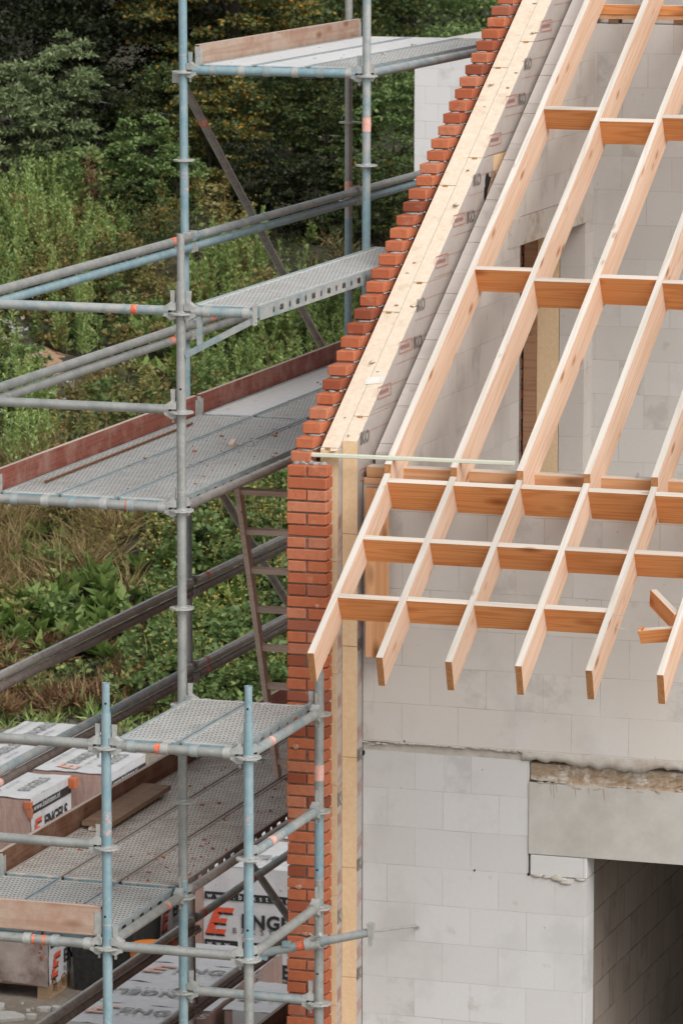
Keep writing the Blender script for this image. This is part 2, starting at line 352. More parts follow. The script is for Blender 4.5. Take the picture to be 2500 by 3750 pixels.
M['foilbrick'] = foilbrick_mat()

def leafmat(name, stops, trans=0.35, patch=None):
    m, n, b = newmat(name)
    n.nodes.remove(b)
    g = n.nodes.new("ShaderNodeNewGeometry")
    col = ramp(n, g.outputs['Random Per Island'], stops)
    if patch:
        t = n.nodes.new("ShaderNodeTexCoord")
        pn = noise(n, t.outputs['Object'], patch[0], 3, 0.6)
        col = mixc(n, ramp(n, pn, [(patch[1], (0, 0, 0)), (patch[2], (0.85, 0.85, 0.85))]), col, patch[3])
    d = N(n, "ShaderNodeBsdfPrincipled"); d.inputs['Roughness'].default_value = 0.5; d.inputs['Specular IOR Level'].default_value = 0.3
    tr = N(n, "ShaderNodeBsdfTranslucent")
    L(n, col, d.inputs['Base Color']); L(n, col, tr.inputs['Color'])
    mx = N(n, "ShaderNodeMixShader"); mx.inputs[0].default_value = trans
    L(n, d.outputs[0], mx.inputs[1]); L(n, tr.outputs[0], mx.inputs[2])
    out = [x for x in n.nodes if x.type == 'OUTPUT_MATERIAL'][0]
    L(n, mx.outputs[0], out.inputs[0])
    return m
M['lf_dark'] = leafmat("dark_leaf", [(0, (0.044, 0.069, 0.026)), (0.6, (0.077, 0.110, 0.040)), (0.9, (0.121, 0.161, 0.054)), (1, (0.343, 0.222, 0.040))])
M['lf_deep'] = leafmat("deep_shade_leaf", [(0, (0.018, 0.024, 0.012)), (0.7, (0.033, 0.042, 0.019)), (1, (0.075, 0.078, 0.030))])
M['lf_autumn'] = leafmat("yellowing_leaf", [(0, (0.073, 0.104, 0.038)), (0.5, (0.125, 0.156, 0.055)), (0.78, (0.250, 0.218, 0.062)), (1, (0.562, 0.291, 0.052))])
M['lf_mid'] = leafmat("mid_green_leaf", [(0, (0.087, 0.144, 0.049)), (0.6, (0.148, 0.222, 0.074)), (1, (0.271, 0.345, 0.123))])
M['lf_willow'] = leafmat('grey_green_leaf', [(0, (0.12, 0.16, 0.07)), (0.6, (0.20, 0.255, 0.12)), (1, (0.34, 0.40, 0.21))])
M['lf_olive'] = leafmat('olive_weed_leaf', [(0, (0.135, 0.142, 0.047)), (0.5, (0.230, 0.209, 0.074)), (0.8, (0.270, 0.196, 0.081)), (1, (0.392, 0.297, 0.121))])
M['lf_weed'] = leafmat("weed_leaf", [(0, (0.105, 0.164, 0.054)), (0.6, (0.198, 0.267, 0.086)), (1, (0.372, 0.407, 0.152))], patch=(0.9, 0.5, 0.66, (0.396, 0.314, 0.128)))
M['lf_spike'] = leafmat("light_green_spike", [(0, (0.198, 0.290, 0.096)), (0.6, (0.304, 0.409, 0.132)), (1, (0.475, 0.554, 0.211))])
M['lf_dry'] = leafmat("dry_grass_blade", [(0, (0.208, 0.134, 0.068)), (0.5, (0.342, 0.246, 0.119)), (0.8, (0.252, 0.238, 0.089)), (1, (0.490, 0.371, 0.208))], 0.25)
M['lf_brown'] = leafmat("brown_dead_leaf", [(0, (0.115, 0.063, 0.034)), (0.6, (0.196, 0.109, 0.057)), (1, (0.287, 0.178, 0.098))], 0.2)
M['lf_dock'] = leafmat('broad_green_leaf', [(0, (0.09, 0.15, 0.035)), (0.6, (0.17, 0.26, 0.065)), (1, (0.28, 0.36, 0.12))], 0.4)
M['petal'] = leafmat("yellow_petal", [(0, (0.42, 0.27, 0.04)), (1, (0.52, 0.39, 0.10))], 0.2)
M['petal_white'] = leafmat("white_petal", [(0, (0.5, 0.5, 0.46)), (1, (0.6, 0.6, 0.58))], 0.2)

def ground_mat():
    m, n, b = newmat("bare_earth")
    t = n.nodes.new("ShaderNodeTexCoord"); co = t.outputs['Object']
    a = noise(n, co, 1.4, 8, 0.65); f = noise(n, co, 18, 5, 0.7)
    base = ramp(n, a, [(0.38, (0.20, 0.165, 0.13)), (0.62, (0.33, 0.29, 0.245))])
    sp = N(n, "ShaderNodeSeparateXYZ"); L(n, co, sp.inputs[0])
    mr = N(n, "ShaderNodeMapRange"); mr.inputs[1].default_value = -4.0; mr.inputs[2].default_value = -3.4; L(n, sp.outputs[2], mr.inputs[0])
    slope = ramp(n, noise(n, co, 0.8, 5, 0.6), [(0.35, (0.022, 0.026, 0.011)), (0.6, (0.045, 0.042, 0.02)), (0.75, (0.11, 0.08, 0.045))])
    base = mixc(n, mr.outputs[0], base, slope)
    base = mixc(n, ramp(n, f, [(0.4, (0.35, 0.35, 0.35)), (0.6, (0, 0, 0))]), base, (0.12, 0.095, 0.07))
    L(n, base, b.inputs['Base Color']); b.inputs['Roughness'].default_value = 0.95
    bump(n, b, f, 0.8, 0.03)
    return m
M['earth'] = ground_mat()

# ------------------------------------------------------------------ mesh helpers
class MB:
    def __init__(s): s.v = []; s.f = []; s.m = []; s.sm = []
    def add(s, vs, fs, m=0, smooth=False):
        o = len(s.v); s.v += [tuple(v) for v in vs]
        for f in fs: s.f.append([o+i for i in f]); s.m.append(m); s.sm.append(smooth)
    def hexa(s, p, m=0, mtop=None, mend=None):
        # p: 4 bottom (ccw) + 4 top; faces: bottom, top, sides (0-1, 1-2, 2-3, 3-0)
        s.add(p, [(3, 2, 1, 0)], m); o = len(s.v)-8
        for f, mm in (((4, 5, 6, 7), m if mtop is None else mtop), ((0, 1, 5, 4), m), ((1, 2, 6, 5), m if mend is None else mend), ((2, 3, 7, 6), m), ((3, 0, 4, 7), m if mend is None else mend)):
            s.f.append([o+i for i in f]); s.m.append(mm); s.sm.append(False)
    def box(s, x0, x1, y0, y1, z0, z1, m=0, mtop=None, mend=None):
        s.hexa([(x0, y0, z0), (x1, y0, z0), (x1, y1, z0), (x0, y1, z0), (x0, y0, z1), (x1, y0, z1), (x1, y1, z1), (x0, y1, z1)], m, mtop, mend)
    def cbox(s, x0, x1, y0, y1, z0, z1, c=0.004, m=0):
        # chamfered box: one island
        X = (x0, x0+c, x1-c, x1); Y = (y0, y0+c, y1-c, y1); Z = (z0, z0+c, z1-c, z1)
        vs = []; idx = {}
        for a in (0, 1):
            for b_ in (0, 1):
                for c_ in (0, 1):
                    sx, sy, sz = (0, 3)[a], (0, 3)[b_], (0, 3)[c_]
                    ix, iy, iz = (1, 2)[a], (1, 2)[b_], (1, 2)[c_]
                    idx[(a, b_, c_, 0)] = len(vs); vs.append((X[sx], Y[iy], Z[iz]))
                    idx[(a, b_, c_, 1)] = len(vs); vs.append((X[ix], Y[sy], Z[iz]))
                    idx[(a, b_, c_, 2)] = len(vs); vs.append((X[ix], Y[iy], Z[sz]))
        F = []; I = lambda a, b_, c_, k: idx[(a, b_, c_, k)]
        for a in (0, 1):
            q = [I(a, 0, 0, 0), I(a, 1, 0, 0), I(a, 1, 1, 0), I(a, 0, 1, 0)]; F.append(q if a else q[::-1])
            q = [I(0, a, 0, 1), I(1, a, 0, 1), I(1, a, 1, 1), I(0, a, 1, 1)]; F.append(q[::-1] if a else q)
            q = [I(0, 0, a, 2), I(1, 0, a, 2), I(1, 1, a, 2), I(0, 1, a, 2)]; F.append(q if a else q[::-1])
        for a in (0, 1):
            for b_ in (0, 1):
                F.append([I(a, b_, 0, 0), I(a, b_, 1, 0), I(a, b_, 1, 1), I(a, b_, 0, 1)])
                F.append([I(a, 0, b_, 0), I(a, 1, b_, 0), I(a, 1, b_, 2), I(a, 0, b_, 2)])
                F.append([I(0, a, b_, 1), I(1, a, b_, 1), I(1, a, b_, 2), I(0, a, b_, 2)])
                for c_ in (0, 1): F.append([I(a, b_, c_, 0), I(a, b_, c_, 1), I(a, b_, c_, 2)])
        s.add(vs, F, m)
    def prism(s, poly, vec, m=0, mcap=None):
        n = len(poly); vec = Vector(vec)
        a = [Vector(p) for p in poly]; b = [p+vec for p in a]
        s.add(a+b, [list(range(n))[::-1]], m if mcap is None else mcap)
        o = len(s.v)-2*n
        s.f.append([o+n+i for i in range(n)]); s.m.append(m if mcap is None else mcap); s.sm.append(False)
        for i in range(n):
            j = (i+1) % n; s.f.append([o+i, o+j, o+n+j, o+n+i]); s.m.append(m); s.sm.append(False)
    def tube(s, p0, p1, r, r1=None, seg=16, m=0, caps=True, hollow=False):
        p0, p1 = Vector(p0), Vector(p1); d = (p1-p0).normalized()
        u = d.orthogonal().normalized() if abs(d.z) > 0.9 else d.cross(Vector((0, 0, 1))).normalized()
        v = d.cross(u); r1 = r if r1 is None else r1
        ring = lambda p, q: [p+q*(math.cos(2*math.pi*i/seg)*u+math.sin(2*math.pi*i/seg)*v) for i in range(seg)]
        vs = ring(p0, r)+ring(p1, r1)
        s.add(vs, [(i, (i+1) % seg, seg+(i+1) % seg, seg+i) for i in range(seg)], m, True)
        if caps:
            s.add(ring(p0, r), [list(range(seg))[::-1]], m)
            if hollow:
                s.add(ring(p1, r1)+ring(p1, r1*0.82)+ring(p1-d*r*3, r1*0.82),
                      [(i, (i+1) % seg, seg+(i+1) % seg, seg+i) for i in range(seg)]+[(seg+i, seg+(i+1) % seg, 2*seg+(i+1) % seg, 2*seg+i) for i in range(seg)]+[[2*seg+i for i in range(seg)]], m)
            else: s.add(ring(p1, r1), [list(range(seg))], m)
    def path(s, pts, r, seg=8, m=0):
        for a, b in zip(pts[:-1], pts[1:]): s.tube(a, b, r, seg=seg, m=m)
    def text(s, string, size, o, u, v, m=0, bold=0.0, spacing=1.0, align='LEFT'):
        vs, fs = text_poly(string, bold, spacing)
        if not vs: return
        xs = [p[0] for p in vs]; wd = max(xs)-min(xs)
        k = size/0.69; dx = -min(xs) if align == 'LEFT' else (-min(xs)-wd/2)
        o, u, v = Vector(o), Vector(u), Vector(v)
        s.add([o+u*((p[0]+dx)*k)+v*(p[1]*k) for p in vs], fs, m)
    def quad(s, o, u, v, x0, x1, y0, y1, m=0, shear=0.0):
        o, u, v = Vector(o), Vector(u), Vector(v)
        s.add([o+u*(x+shear*y)+v*y for x, y in ((x0, y0), (x1, y0), (x1, y1), (x0, y1))], [(0, 1, 2, 3)], m)
    def mesh(s, name, mats, off=(0, 0, 0)):
        me = bpy.data.meshes.new(name)
        ox, oy, oz = off
        me.from_pydata([(x-ox, y-oy, z-oz) for x, y, z in s.v], [], s.f)
        for m in mats: me.materials.append(m)
        me.polygons.foreach_set('material_index', s.m); me.polygons.foreach_set('use_smooth', s.sm)
        me.update(); return me
    def build(s, name, mats, parent=None, loc=None, bevel=0):
        """one mesh object; coordinates given in world space (or in the parent's local space if local=True was used through a rotated parent)"""
        if not isinstance(mats, (list, tuple)): mats = [mats]
        if parent is not None: off = tuple(parent.get('_w', (0, 0, 0)))
        else: off = tuple(loc) if loc is not None else (0, 0, 0)
        o = bpy.data.objects.new(name, s.mesh(name, mats, off)); C.objects.link(o)
        if parent is not None: o.parent = parent; o['_w'] = off
        else: o.location = off; o['_w'] = off
        if bevel:
            bm = o.modifiers.new('bevel', 'BEVEL'); bm.width = bevel; bm.segments = 1; bm.limit_method = 'ANGLE'
        return o

class Prints:
    """collects printed words and marks, each word or mark a mesh of its own"""
    def __init__(s): s.g = []
    @property
    def v(s): return s.g
    def new(s, nm='printed_mark'): s.g.append((nm, MB())); return s.g[-1][1]
    def text(s, string, *a, **k):
        if string: s.new('printed_word').text(string, *a, **k)
    def quad(s, *a, **k):
        if not s.g or s.g[-1][0] == 'printed_word': s.new()
        s.g[-1][1].quad(*a, **k)
    def add(s, *a): s.new().add(*a)
    def build(s, nm, m, t):
        for n_, mb in s.g:
            if mb.v: mb.build(n_, m, t)
_tc = {}
def text_poly(string, bold=0.0, spacing=1.0):
    key = (string, bold, spacing)
    if key in _tc: return _tc[key]
    cu = bpy.data.curves.new('lettering', 'FONT'); cu.body = string; cu.size = 1.0; cu.offset = bold; cu.space_character = spacing
    cu.resolution_u = 3; cu.fill_mode = 'FRONT'
    o = bpy.data.objects.new('lettering', cu); C.objects.link(o)
    dg = bpy.context.evaluated_depsgraph_get(); dg.update()
    me = bpy.data.meshes.new_from_object(o.evaluated_get(dg))
    r = ([tuple(v.co) for v in me.vertices], [list(p.vertices) for p in me.polygons])
    bpy.data.objects.remove(o); bpy.data.curves.remove(cu); bpy.data.meshes.remove(me)
    _tc[key] = r; return r

def tag(o, label, cat, group=None, kind=None):
    if label: o['label'] = label
    if cat: o['category'] = cat
    if group: o['group'] = group
    if kind: o['kind'] = kind
    return o
def thing(name, label, cat, loc=(0, 0, 0), group=None):
    o = bpy.data.objects.new(name, None); C.objects.link(o)
    o.location = loc; o.empty_display_size = 0.1; o['_w'] = tuple(loc)
    return tag(o, label, cat, group)
def dup(root, loc, label, group=None):
    r = root.copy(); C.objects.link(r); r.location = loc
    r['label'] = label
    if group: r['group'] = group
    for ch in list(root.children):
        c = ch.copy(); C.objects.link(c); c.parent = r
        for g in ch.children:
            d = g.copy(); C.objects.link(d); d.parent = c
    return r
def blob(mb, c, rx, ry, rz, m=0, sub=2, jit=0.25):
    bm = bmesh.new(); bmesh.ops.create_icosphere(bm, subdivisions=sub, radius=1)
    ph = [rnd.uniform(0, 6.28) for _ in range(6)]
    vs = []
    for v in bm.verts:
        k = 1+jit*(math.sin(3.1*v.co.x+ph[0])*math.sin(2.7*v.co.y+ph[1])+0.6*math.sin(6.3*v.co.z+5*v.co.x+ph[2]))+rnd.uniform(-jit, jit)*0.3
        vs.append((c[0]+v.co.x*rx*k, c[1]+v.co.y*ry*k, c[2]+v.co.z*rz*k))
    mb.add(vs, [[v.index for v in f.verts] for f in bm.faces], m, True); bm.free()
def chip(mb, c, r, m=0):
    p = []
    a0 = rnd.uniform(0, 6.28)
    for k in range(4):
        a = a0+k*1.57+rnd.uniform(-.5, .5); q = r*rnd.uniform(.6, 1.2)
        p.append((c[0]+q*math.cos(a), c[1]+q*math.sin(a)))
    h = r*rnd.uniform(.4, .9)
    mb.hexa([(x, y, c[2]) for x, y in p]+[(c[0]+(x-c[0])*.8, c[1]+(y-c[1])*.8, c[2]+h*rnd.uniform(.6, 1.1)) for x, y in p], m)

# ------------------------------------------------------------------ roof line
SL = 0.5639                                   # rise per metre of depth
RT = lambda y: 2.275+SL*(y-1.575)             # top of the rafters
TT = lambda y: 1.479+SL*(y-0.243)             # top of the overhanging tails
PT = math.atan(SL)
GROUND = -4.0

# ================================================================== the house shell
GX0, GX1 = 0.78, 0.93         # inner leaf of the gable wall
FY0, FY1 = 1.71, 1.86         # front wall
BACK_Y = 5.63
# --- front wall
t = thing('front_block_wall', 'large pale grey block front wall under the overhanging rafters', 'wall', (0.765, FY0, GROUND))
mb = MB()
mb.box(0.765, 1.652, FY0, FY1, GROUND, 0.695)                    # left of the opening, up to the lintel
mb.box(1.652, 1.963, FY0, FY1, GROUND, 0.095)                    # pier under the lintel bearing
mb.box(3.9, 6.0, FY0, FY1, GROUND, 0.695)
mb.build('lower_blockwork', M['block_low'], t)
mb = MB(); mb.cbox(1.664, 1.9635, FY0-0.004, FY1-0.003, 0.098, 0.207, 0.004)
mb.build('bearing_block', M['block_low'], t)
mb = MB(); mb.box(0.765, 6.0, FY0-0.004, FY1, 0.7435, 2.115)
mb.build('upper_blockwork', M['block_up'], t)
mb = MB()
# thin levelling course with a ragged lip
n = 120
for i in range(n):
    xa = 0.765+(1.655-0.765)*i/n; xb = 0.765+(1.655-0.765)*(i+1)/n
    if i == 0: za = zb = 0.0
    za = 0.6965 + (0.0 if i == 0 else pz); pz = 0.004*math.sin(i*.33)+rnd.uniform(0, .004); zb = 0.6965+pz
    mb.hexa([(xa, FY0+0.006, 0.6955), (xb, FY0+0.006, 0.6955), (xb, FY1-.01, 0.6955), (xa, FY1-.01, 0.6955), (xa, FY0+0.006, 0.738), (xb, FY0+0.006, 0.738), (xb, FY1-.01, 0.738), (xa, FY1-.01, 0.738)])
mb.build('levelling_strip', M['mortar_lip'], t)
mb = MB()
for i in range(26):
    x = 0.77+i*0.036+rnd.uniform(-.01, .01)
    blob(mb, (x, FY0-0.002, 0.741+rnd.uniform(-.004, .002)-(0.03 if i < 4 else 0)*rnd.random()), rnd.uniform(.02, .035), .006, rnd.uniform(.004, .009), 0, 1)
for x, z in ((1.70, .098), (1.76, .094), (1.80, .092), (1.85, .072), (1.83, .085), (1.93, .093)):
    blob(mb, (x, FY0-.003, z), .03, .008, rnd.uniform(.008, .02), 0, 2)
mb.build('mortar_smear', M['mortar_lip'], t)
mb = MB()
for (x, z, r) in ((0.768, .68, .010), (0.99, .752, .008), (1.368, .10, .006), (1.655, .10, .008)):
    blob(mb, (x, FY0-.001, z), r*.8, .005, r*1.4, 0, 1)
mb.build('chipped_corner', M['dark'], t)

# --- lintel over the opening
t = thing('concrete_lintel', 'long grey concrete lintel with a rough brown top over the dark opening', 'lintel', (1.655, FY0, 0.21))
mb = MB(); mb.box(1.6555, 4.4, FY0-0.006, FY1+.001, 0.2115, 0.585)
mb.build('lintel_body', M['concrete'], t)
mb = MB(); nx, nz = 130, 9
vs = []; 
for j in range(nz+1):
    for i in range(nx+1):
        x = 1.658+(4.4-1.658)*i/nx; z = 0.583+0.10*j/nz
        e = 0.003*math.sin(9*x+1)+rnd.uniform(-.002, .002)
        y = FY0+0.012+e+0.006*math.sin(j/nz*3.14)+rnd.uniform(-.0025, .0025)
        if j == 0: y = FY0-0.004+rnd.uniform(0, .004); z += 0.018*math.sin(5*x)+rnd.uniform(-.006, .006)
        vs.append((x, y, z))
mb.add(vs, [(j*(nx+1)+i, j*(nx+1)+i+1, (j+1)*(nx+1)+i+1, (j+1)*(nx+1)+i) for j in range(nz) for i in range(nx)])
mb.box(1.6575, 4.4, FY0+.045, FY1-.002, 0.586, 0.683)
mb.build('rough_top', M['rough_concrete'], t)
mb = MB()
vs = []; nx = 150
low = 0.70
for i in range(nx+1):
    x = 1.62+(4.4-1.62)*i/nx
    low += rnd.uniform(-.011, .011); low = min(.722, max(.665, low+(0.695-(x-1.6)*0.018-low)*.12))
    vs += [(x, FY0-.004, .743), (x, FY0-.013-rnd.uniform(0, .005), (low+.743)/2+.004), (x, FY0-.010, low+.004), (x, FY0+.02, low)]
mb.add(vs, [(4*i+k, 4*i+k+1, 4*i+k+5, 4*i+k+4) for i in range(nx) for k in range(3)], 0, True)
mb.build('mortar_lip', M['mortar_lip'], t)
mb = MB()
for (x, l) in ((1.77, .05), (1.80, .035), (1.785, .065), (1.90, .05), (1.97, .03), (2.05, .06)):
    mb.tube((x, FY0-.0055, .575), (x+.004, FY0-.0055, .575-l), .003, .0015, seg=6)
for i in range(34): blob(mb, (1.7+rnd.uniform(0, 1.1), FY0-.004, .58+rnd.uniform(-.012, .012)), rnd.uniform(.01, .03), .004, rnd.uniform(.003, .008), 0, 1)
mb.build('drip_stain', speckle("drip_stain", (0.33, 0.285, 0.23), (0.4, 0.355, 0.3), 20, 0.95), t)

# --- back wall and gable inner leaf, floors
mb = MB(); mb.box(0.93, 6.0, BACK_Y, BACK_Y+0.15, GROUND, 4.238)
tag(mb.build('rear_block_wall', M['block_back'], loc=(0.93, BACK_Y, GROUND)), 'warm grey block wall at the back behind the upper rafters', 'wall')
mb = MB(); mb.box(5.85, 6.0, FY1+.002, BACK_Y-.002, GROUND, 3.2)  # unseen end wall, added so the rooms behind the opening stay dark
tag(mb.build('side_block_wall', M['block_gable'], loc=(5.85, FY1, GROUND)), 'unseen grey block side wall added to keep the inside dark', 'wall')
mb = MB(); mb.box(0.932, 5.848, FY1+.003, BACK_Y-.003, 0.46, 0.66)
tag(mb.build('attic_floor_slab', M['concrete'], loc=(0.93, FY1, .46)), 'concrete floor slab above the dark opening', 'floor', kind='structure')
mb = MB(); mb.box(0.932, 5.848, FY1+.003, BACK_Y-.003, -2.3, -2.1)
tag(mb.build('storey_floor_slab', M['concrete'], loc=(0.93, FY1, -2.3)), 'concrete floor slab inside the dark opening', 'floor', kind='structure')

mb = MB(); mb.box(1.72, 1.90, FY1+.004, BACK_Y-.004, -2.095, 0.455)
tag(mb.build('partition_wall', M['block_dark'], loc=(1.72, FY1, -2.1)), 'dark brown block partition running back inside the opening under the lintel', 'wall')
t = thing('gable_block_wall', 'sloping inner grey block gable wall beside the first rafter', 'wall', (GX0, FY1, GROUND))
GT = lambda y: 3.869+SL*(y-4.784)
mb = MB()
WY0, WY1, WZ0, WZ1 = 4.05, 5.455, 1.55, 3.09
def gpoly(y0, y1, z0, z1=None):
    zt0, zt1 = (GT(y0), GT(y1)) if z1 is None else (z1, z1)
    return [(GX0, y0, z0), (GX0, y1, z0), (GX0, y1, zt1), (GX0, y0, zt0)]
for pl in (gpoly(FY1+.001, WY0, GROUND), gpoly(WY0, WY1, GROUND, WZ0), gpoly(WY0, WY1, WZ1+.16), gpoly(WY1, 8.6, GROUND)):
    mb.prism(pl, (GX1-GX0, 0, 0))
mb.build('gable_blockwork', M['block_gable'], t)
mb = MB(); mb.box(GX0+.002, GX1+.004, 3.80, WY1+.12, WZ1, WZ1+.157)
mb.build('window_lintel', speckle("stained_lintel", (0.50, 0.455, 0.41), (0.55, 0.51, 0.47), 9, 0.9, (0.38, 0.30, 0.22), 7, (0.5, 0.62), 0.2), t)
# stepped cut ends of the blocks along the slope
mb = MB()
for k in range(16):
    y = 1.95+k*0.38+rnd.uniform(-.06, .06)
    mb.box(GX0-.001, GX0+.152, y, y+.004, GT(y)-.02, GT(y)+.0022)
mb.build('block_joint', M['joint'], t)
t = thing('window_lining', 'brown board and yellow foam edge lining the window opening behind the third rafter', 'window lining', (0.56, WY1, 1.6))
mb = MB(); mb.box(0.565, 0.64, WY1-.01, WY1+.05, 1.0, WZ1-.01)
mb.build('brown_board', M['liningwood'], t)
mb = MB(); mb.box(0.645, 0.776, WY1-.001, WY1+.05, 1.0, WZ1+.05)
mb.build('foam_edge', M['pir'], t)
mb = MB(); mb.box(0.46, 0.62, 4.06, 4.20, 2.86, 2.91); mb.box(0.46, 0.52, 4.5, 4.56, 2.0, 3.08); mb.box(0.56, 0.62, 4.55, 4.9, 2.9, 3.02)
mb.build('window_timber', M['plate'], t)

# --- brick outer leaf with the corner pier
CO = 0.0613                                   # course height
ZP = 2.156                                    # underside of the pier's top course
BX0, BX1 = 0.455, 0.555
PY = 1.40
t = thing('brick_gable_wall', 'orange red brick gable wall, stepped up the slope with a square corner pier', 'wall', (BX0, PY, GROUND))
bk = MB(); co_ = MB(); sq = MB(); lime = MB()
def brick(x0, x1, y0, y1, z, h=0.0525):
    j = lambda a: rnd.uniform(-a, a)
    bk.cbox(x0+j(.0035), x1+j(.0025), y0+j(.003), y1+j(.003), z+j(.0012), z+h+j(.0015), 0.0035)
k0 = -int((ZP-GROUND)/CO)
for k in range(k0, 44):
    z = ZP+k*CO
    pier = k <= 0
    yf = PY if pier else 3.35+(z-3.307)/SL+rnd.uniform(-.02, .02)
    if k == 1: yf = 1.47
    if k == 2: yf = 1.53
    odd = (k % 2 == 0)
    y = yf
    if pier and not odd:
        brick(BX0, BX0+.21, PY, PY+.10, z); y = PY+.11
    elif pier:
        brick(BX0+.11, BX0+.21, PY, PY+.092, z)
        brick(BX0, BX1, PY, PY+.21, z); y = PY+.22
    if pier:
        co_.box(BX0+.014, BX0+.196, PY+.014, PY+.085, z-.0113, z+.05)
        ys = PY+.085
    else:
        ys = yf+.012
    xa, xb = (BX0+.014, BX1-.006) if pier else (BX0+.010, BX1-.008)
    if 0.9 < z < 3.05 and ys < 4.1:
        co_.box(xa, xb, ys, 4.1, z-.0113, z+.05); co_.box(xa, xb, 5.44, 8.5, z-.0113, z+.05)
    else:
        co_.box(xa, xb, ys, 8.5, z-.0113, z+.05)
    if not pier:
        if rnd.random() < .75:
            blob(sq, (BX0+rnd.uniform(.03, .07), yf-rnd.uniform(.0, .02), z-.007), rnd.uniform(.02, .042), rnd.uniform(.012, .03), rnd.uniform(.004, .0075), 0, 2, .3)
        for q in range(2):
            blob(sq, (BX1-.002, yf+.03+.06*q+rnd.uniform(-.02, .02), z-.006), rnd.uniform(.005, .010), rnd.uniform(.015, .04), rnd.uniform(.003, .0065), 0, 2, .3)
    first = True
    while y < 8.4:
        l = 0.21
        a_, b_ = y, y+l
        if 0.9 < z < 3.05 and b_ > 4.08 and a_ < 5.455:
            if a_ < 4.04: b_ = 4.08
            elif b_ > 5.495: a_ = 5.455
            else: a_ = b_
        if b_-a_ > .02: brick(BX0, BX1, a_, b_, z)
        y += l+.01
for i in range(9):    # white blooms on the pier face
    z = ZP-rnd.randint(2, 55)*CO
    blob(lime, (BX0+rnd.uniform(.03, .18), PY+.0005, z+.008), rnd.uniform(.012, .035), .0014, rnd.uniform(.006, .014), 0, 2, .25)
for q in range(7): blob(sq, (BX0+.03+rnd.uniform(0, .14), PY+.05+rnd.uniform(-.03, .04), ZP+.055), .025, .025, .012, 0, 2, .35)
bk.build('bricks', M['brick'], t)
# cut the window out of the core: core stops at the opening only where seen
co_.build('mortar_joint', M['joint'], t)
sq.build('squeezed_mortar', M['mortar'], t)
lime.build('lime_bloom', speckle('lime_bloom', (0.44, 0.31, 0.25), (0.50, 0.40, 0.35), 40, 0.95, (0.45, 0.17, 0.09), 30, (0.45, 0.6)), t)

# --- insulation layers
def insulation(name, label, x0, x1, yf, seam0, seed):
    r_ = random.Random(seed)
    t = thing(name, label, 'insulation', (x0, yf, GROUND), 'layers of foam boards in the cavity')
    OFF = 0.016
    Yb = lambda z: (z-OFF-2.275)/SL+1.575
    z = seam0-0.583*10
    boards = []
    while z < 5.2:
        z0, z1 = max(z, GROUND)+.0012, z+.583-.0012
        if z1 > GROUND:
            f = yf+r_.uniform(-.003, .003)
            win = z1 > 1.0 and z0 < 3.08
            ye = 4.09 if win and Yb(z1) < 4.0 else 8.4
            pl = [(max(f, Yb(z0)), z0), (ye, z0), (ye, z1), (max(f, Yb(z1)), z1)]
            zc = OFF+2.275+SL*(f-1.575)
            mb = MB()
            pts = [(x0, a, b) for a, b in pl]
            if z0 < zc < z1: pts.append((x0, f, zc))
            n_ = len(pts); vec = (x1-x0-.0015, 0, 0)
            mb.prism(pts, vec, 0, 1)
            # mark the slope faces
            for fi, fc in enumerate(mb.f):
                if len(fc) == 4:
                    c_ = [Vector(mb.v[i]) for i in fc]
                    nn = (c_[1]-c_[0]).cross(c_[2]-c_[0]).normalized()
                    if abs(nn.x) < .1 and abs(nn.y) > .2 and abs(nn.z) > .2: mb.m[fi] = 2
            # subdivide the slope a bit with torn lumps
            if z1 > zc:
                ya = max(f, Yb(z0)); yb_ = Yb(z1)
                for q in range(1):
                    yy = r_.uniform(ya, yb_); zz = 2.275+OFF+SL*(yy-1.575)
                    blob(mb, (r_.uniform(x0+.012, x1-.012), yy, zz-.003), r_.uniform(.008, .02), r_.uniform(.02, .06), .0048, 2, 2, .25)
            mb.build('foam_board', [M['pir'], M['foil'], M['pir_edge']], t)
            if ye < 8:
                if z1 > 3.12: mb = MB(); mb.box(x0, x1-.0015, 4.092, 5.458, 3.10, z1); mb.build('foam_board', [M['pir'], M['foil'], M['pir_edge']], t)
                mb = MB(); mb.box(x0, x1-.0015, 5.46, 8.4, z0, z1); mb.build('foam_board', [M['pir'], M['foil'], M['pir_edge']], t)
            if z1 > zc:
                yy = Yb(z1); q = MB()
                if z1 < 4.6:
                    q.box(x0+.026, x0+.052, yy-.012, yy+.003, z1-.008, z1+.0045); q.build('seam_notch', M['notch'], t)
        z += .583
    return t
i1 = insulation('insulation_layer', 'outer layer of cream yellow foam boards against the brick pier', 0.585, 0.68, 1.545, 1.70, 3)
i2 = insulation('insulation_layer', 'inner layer of cream yellow foam boards with printed grey facing', 0.6805, 0.762, 1.618, 1.835, 4)
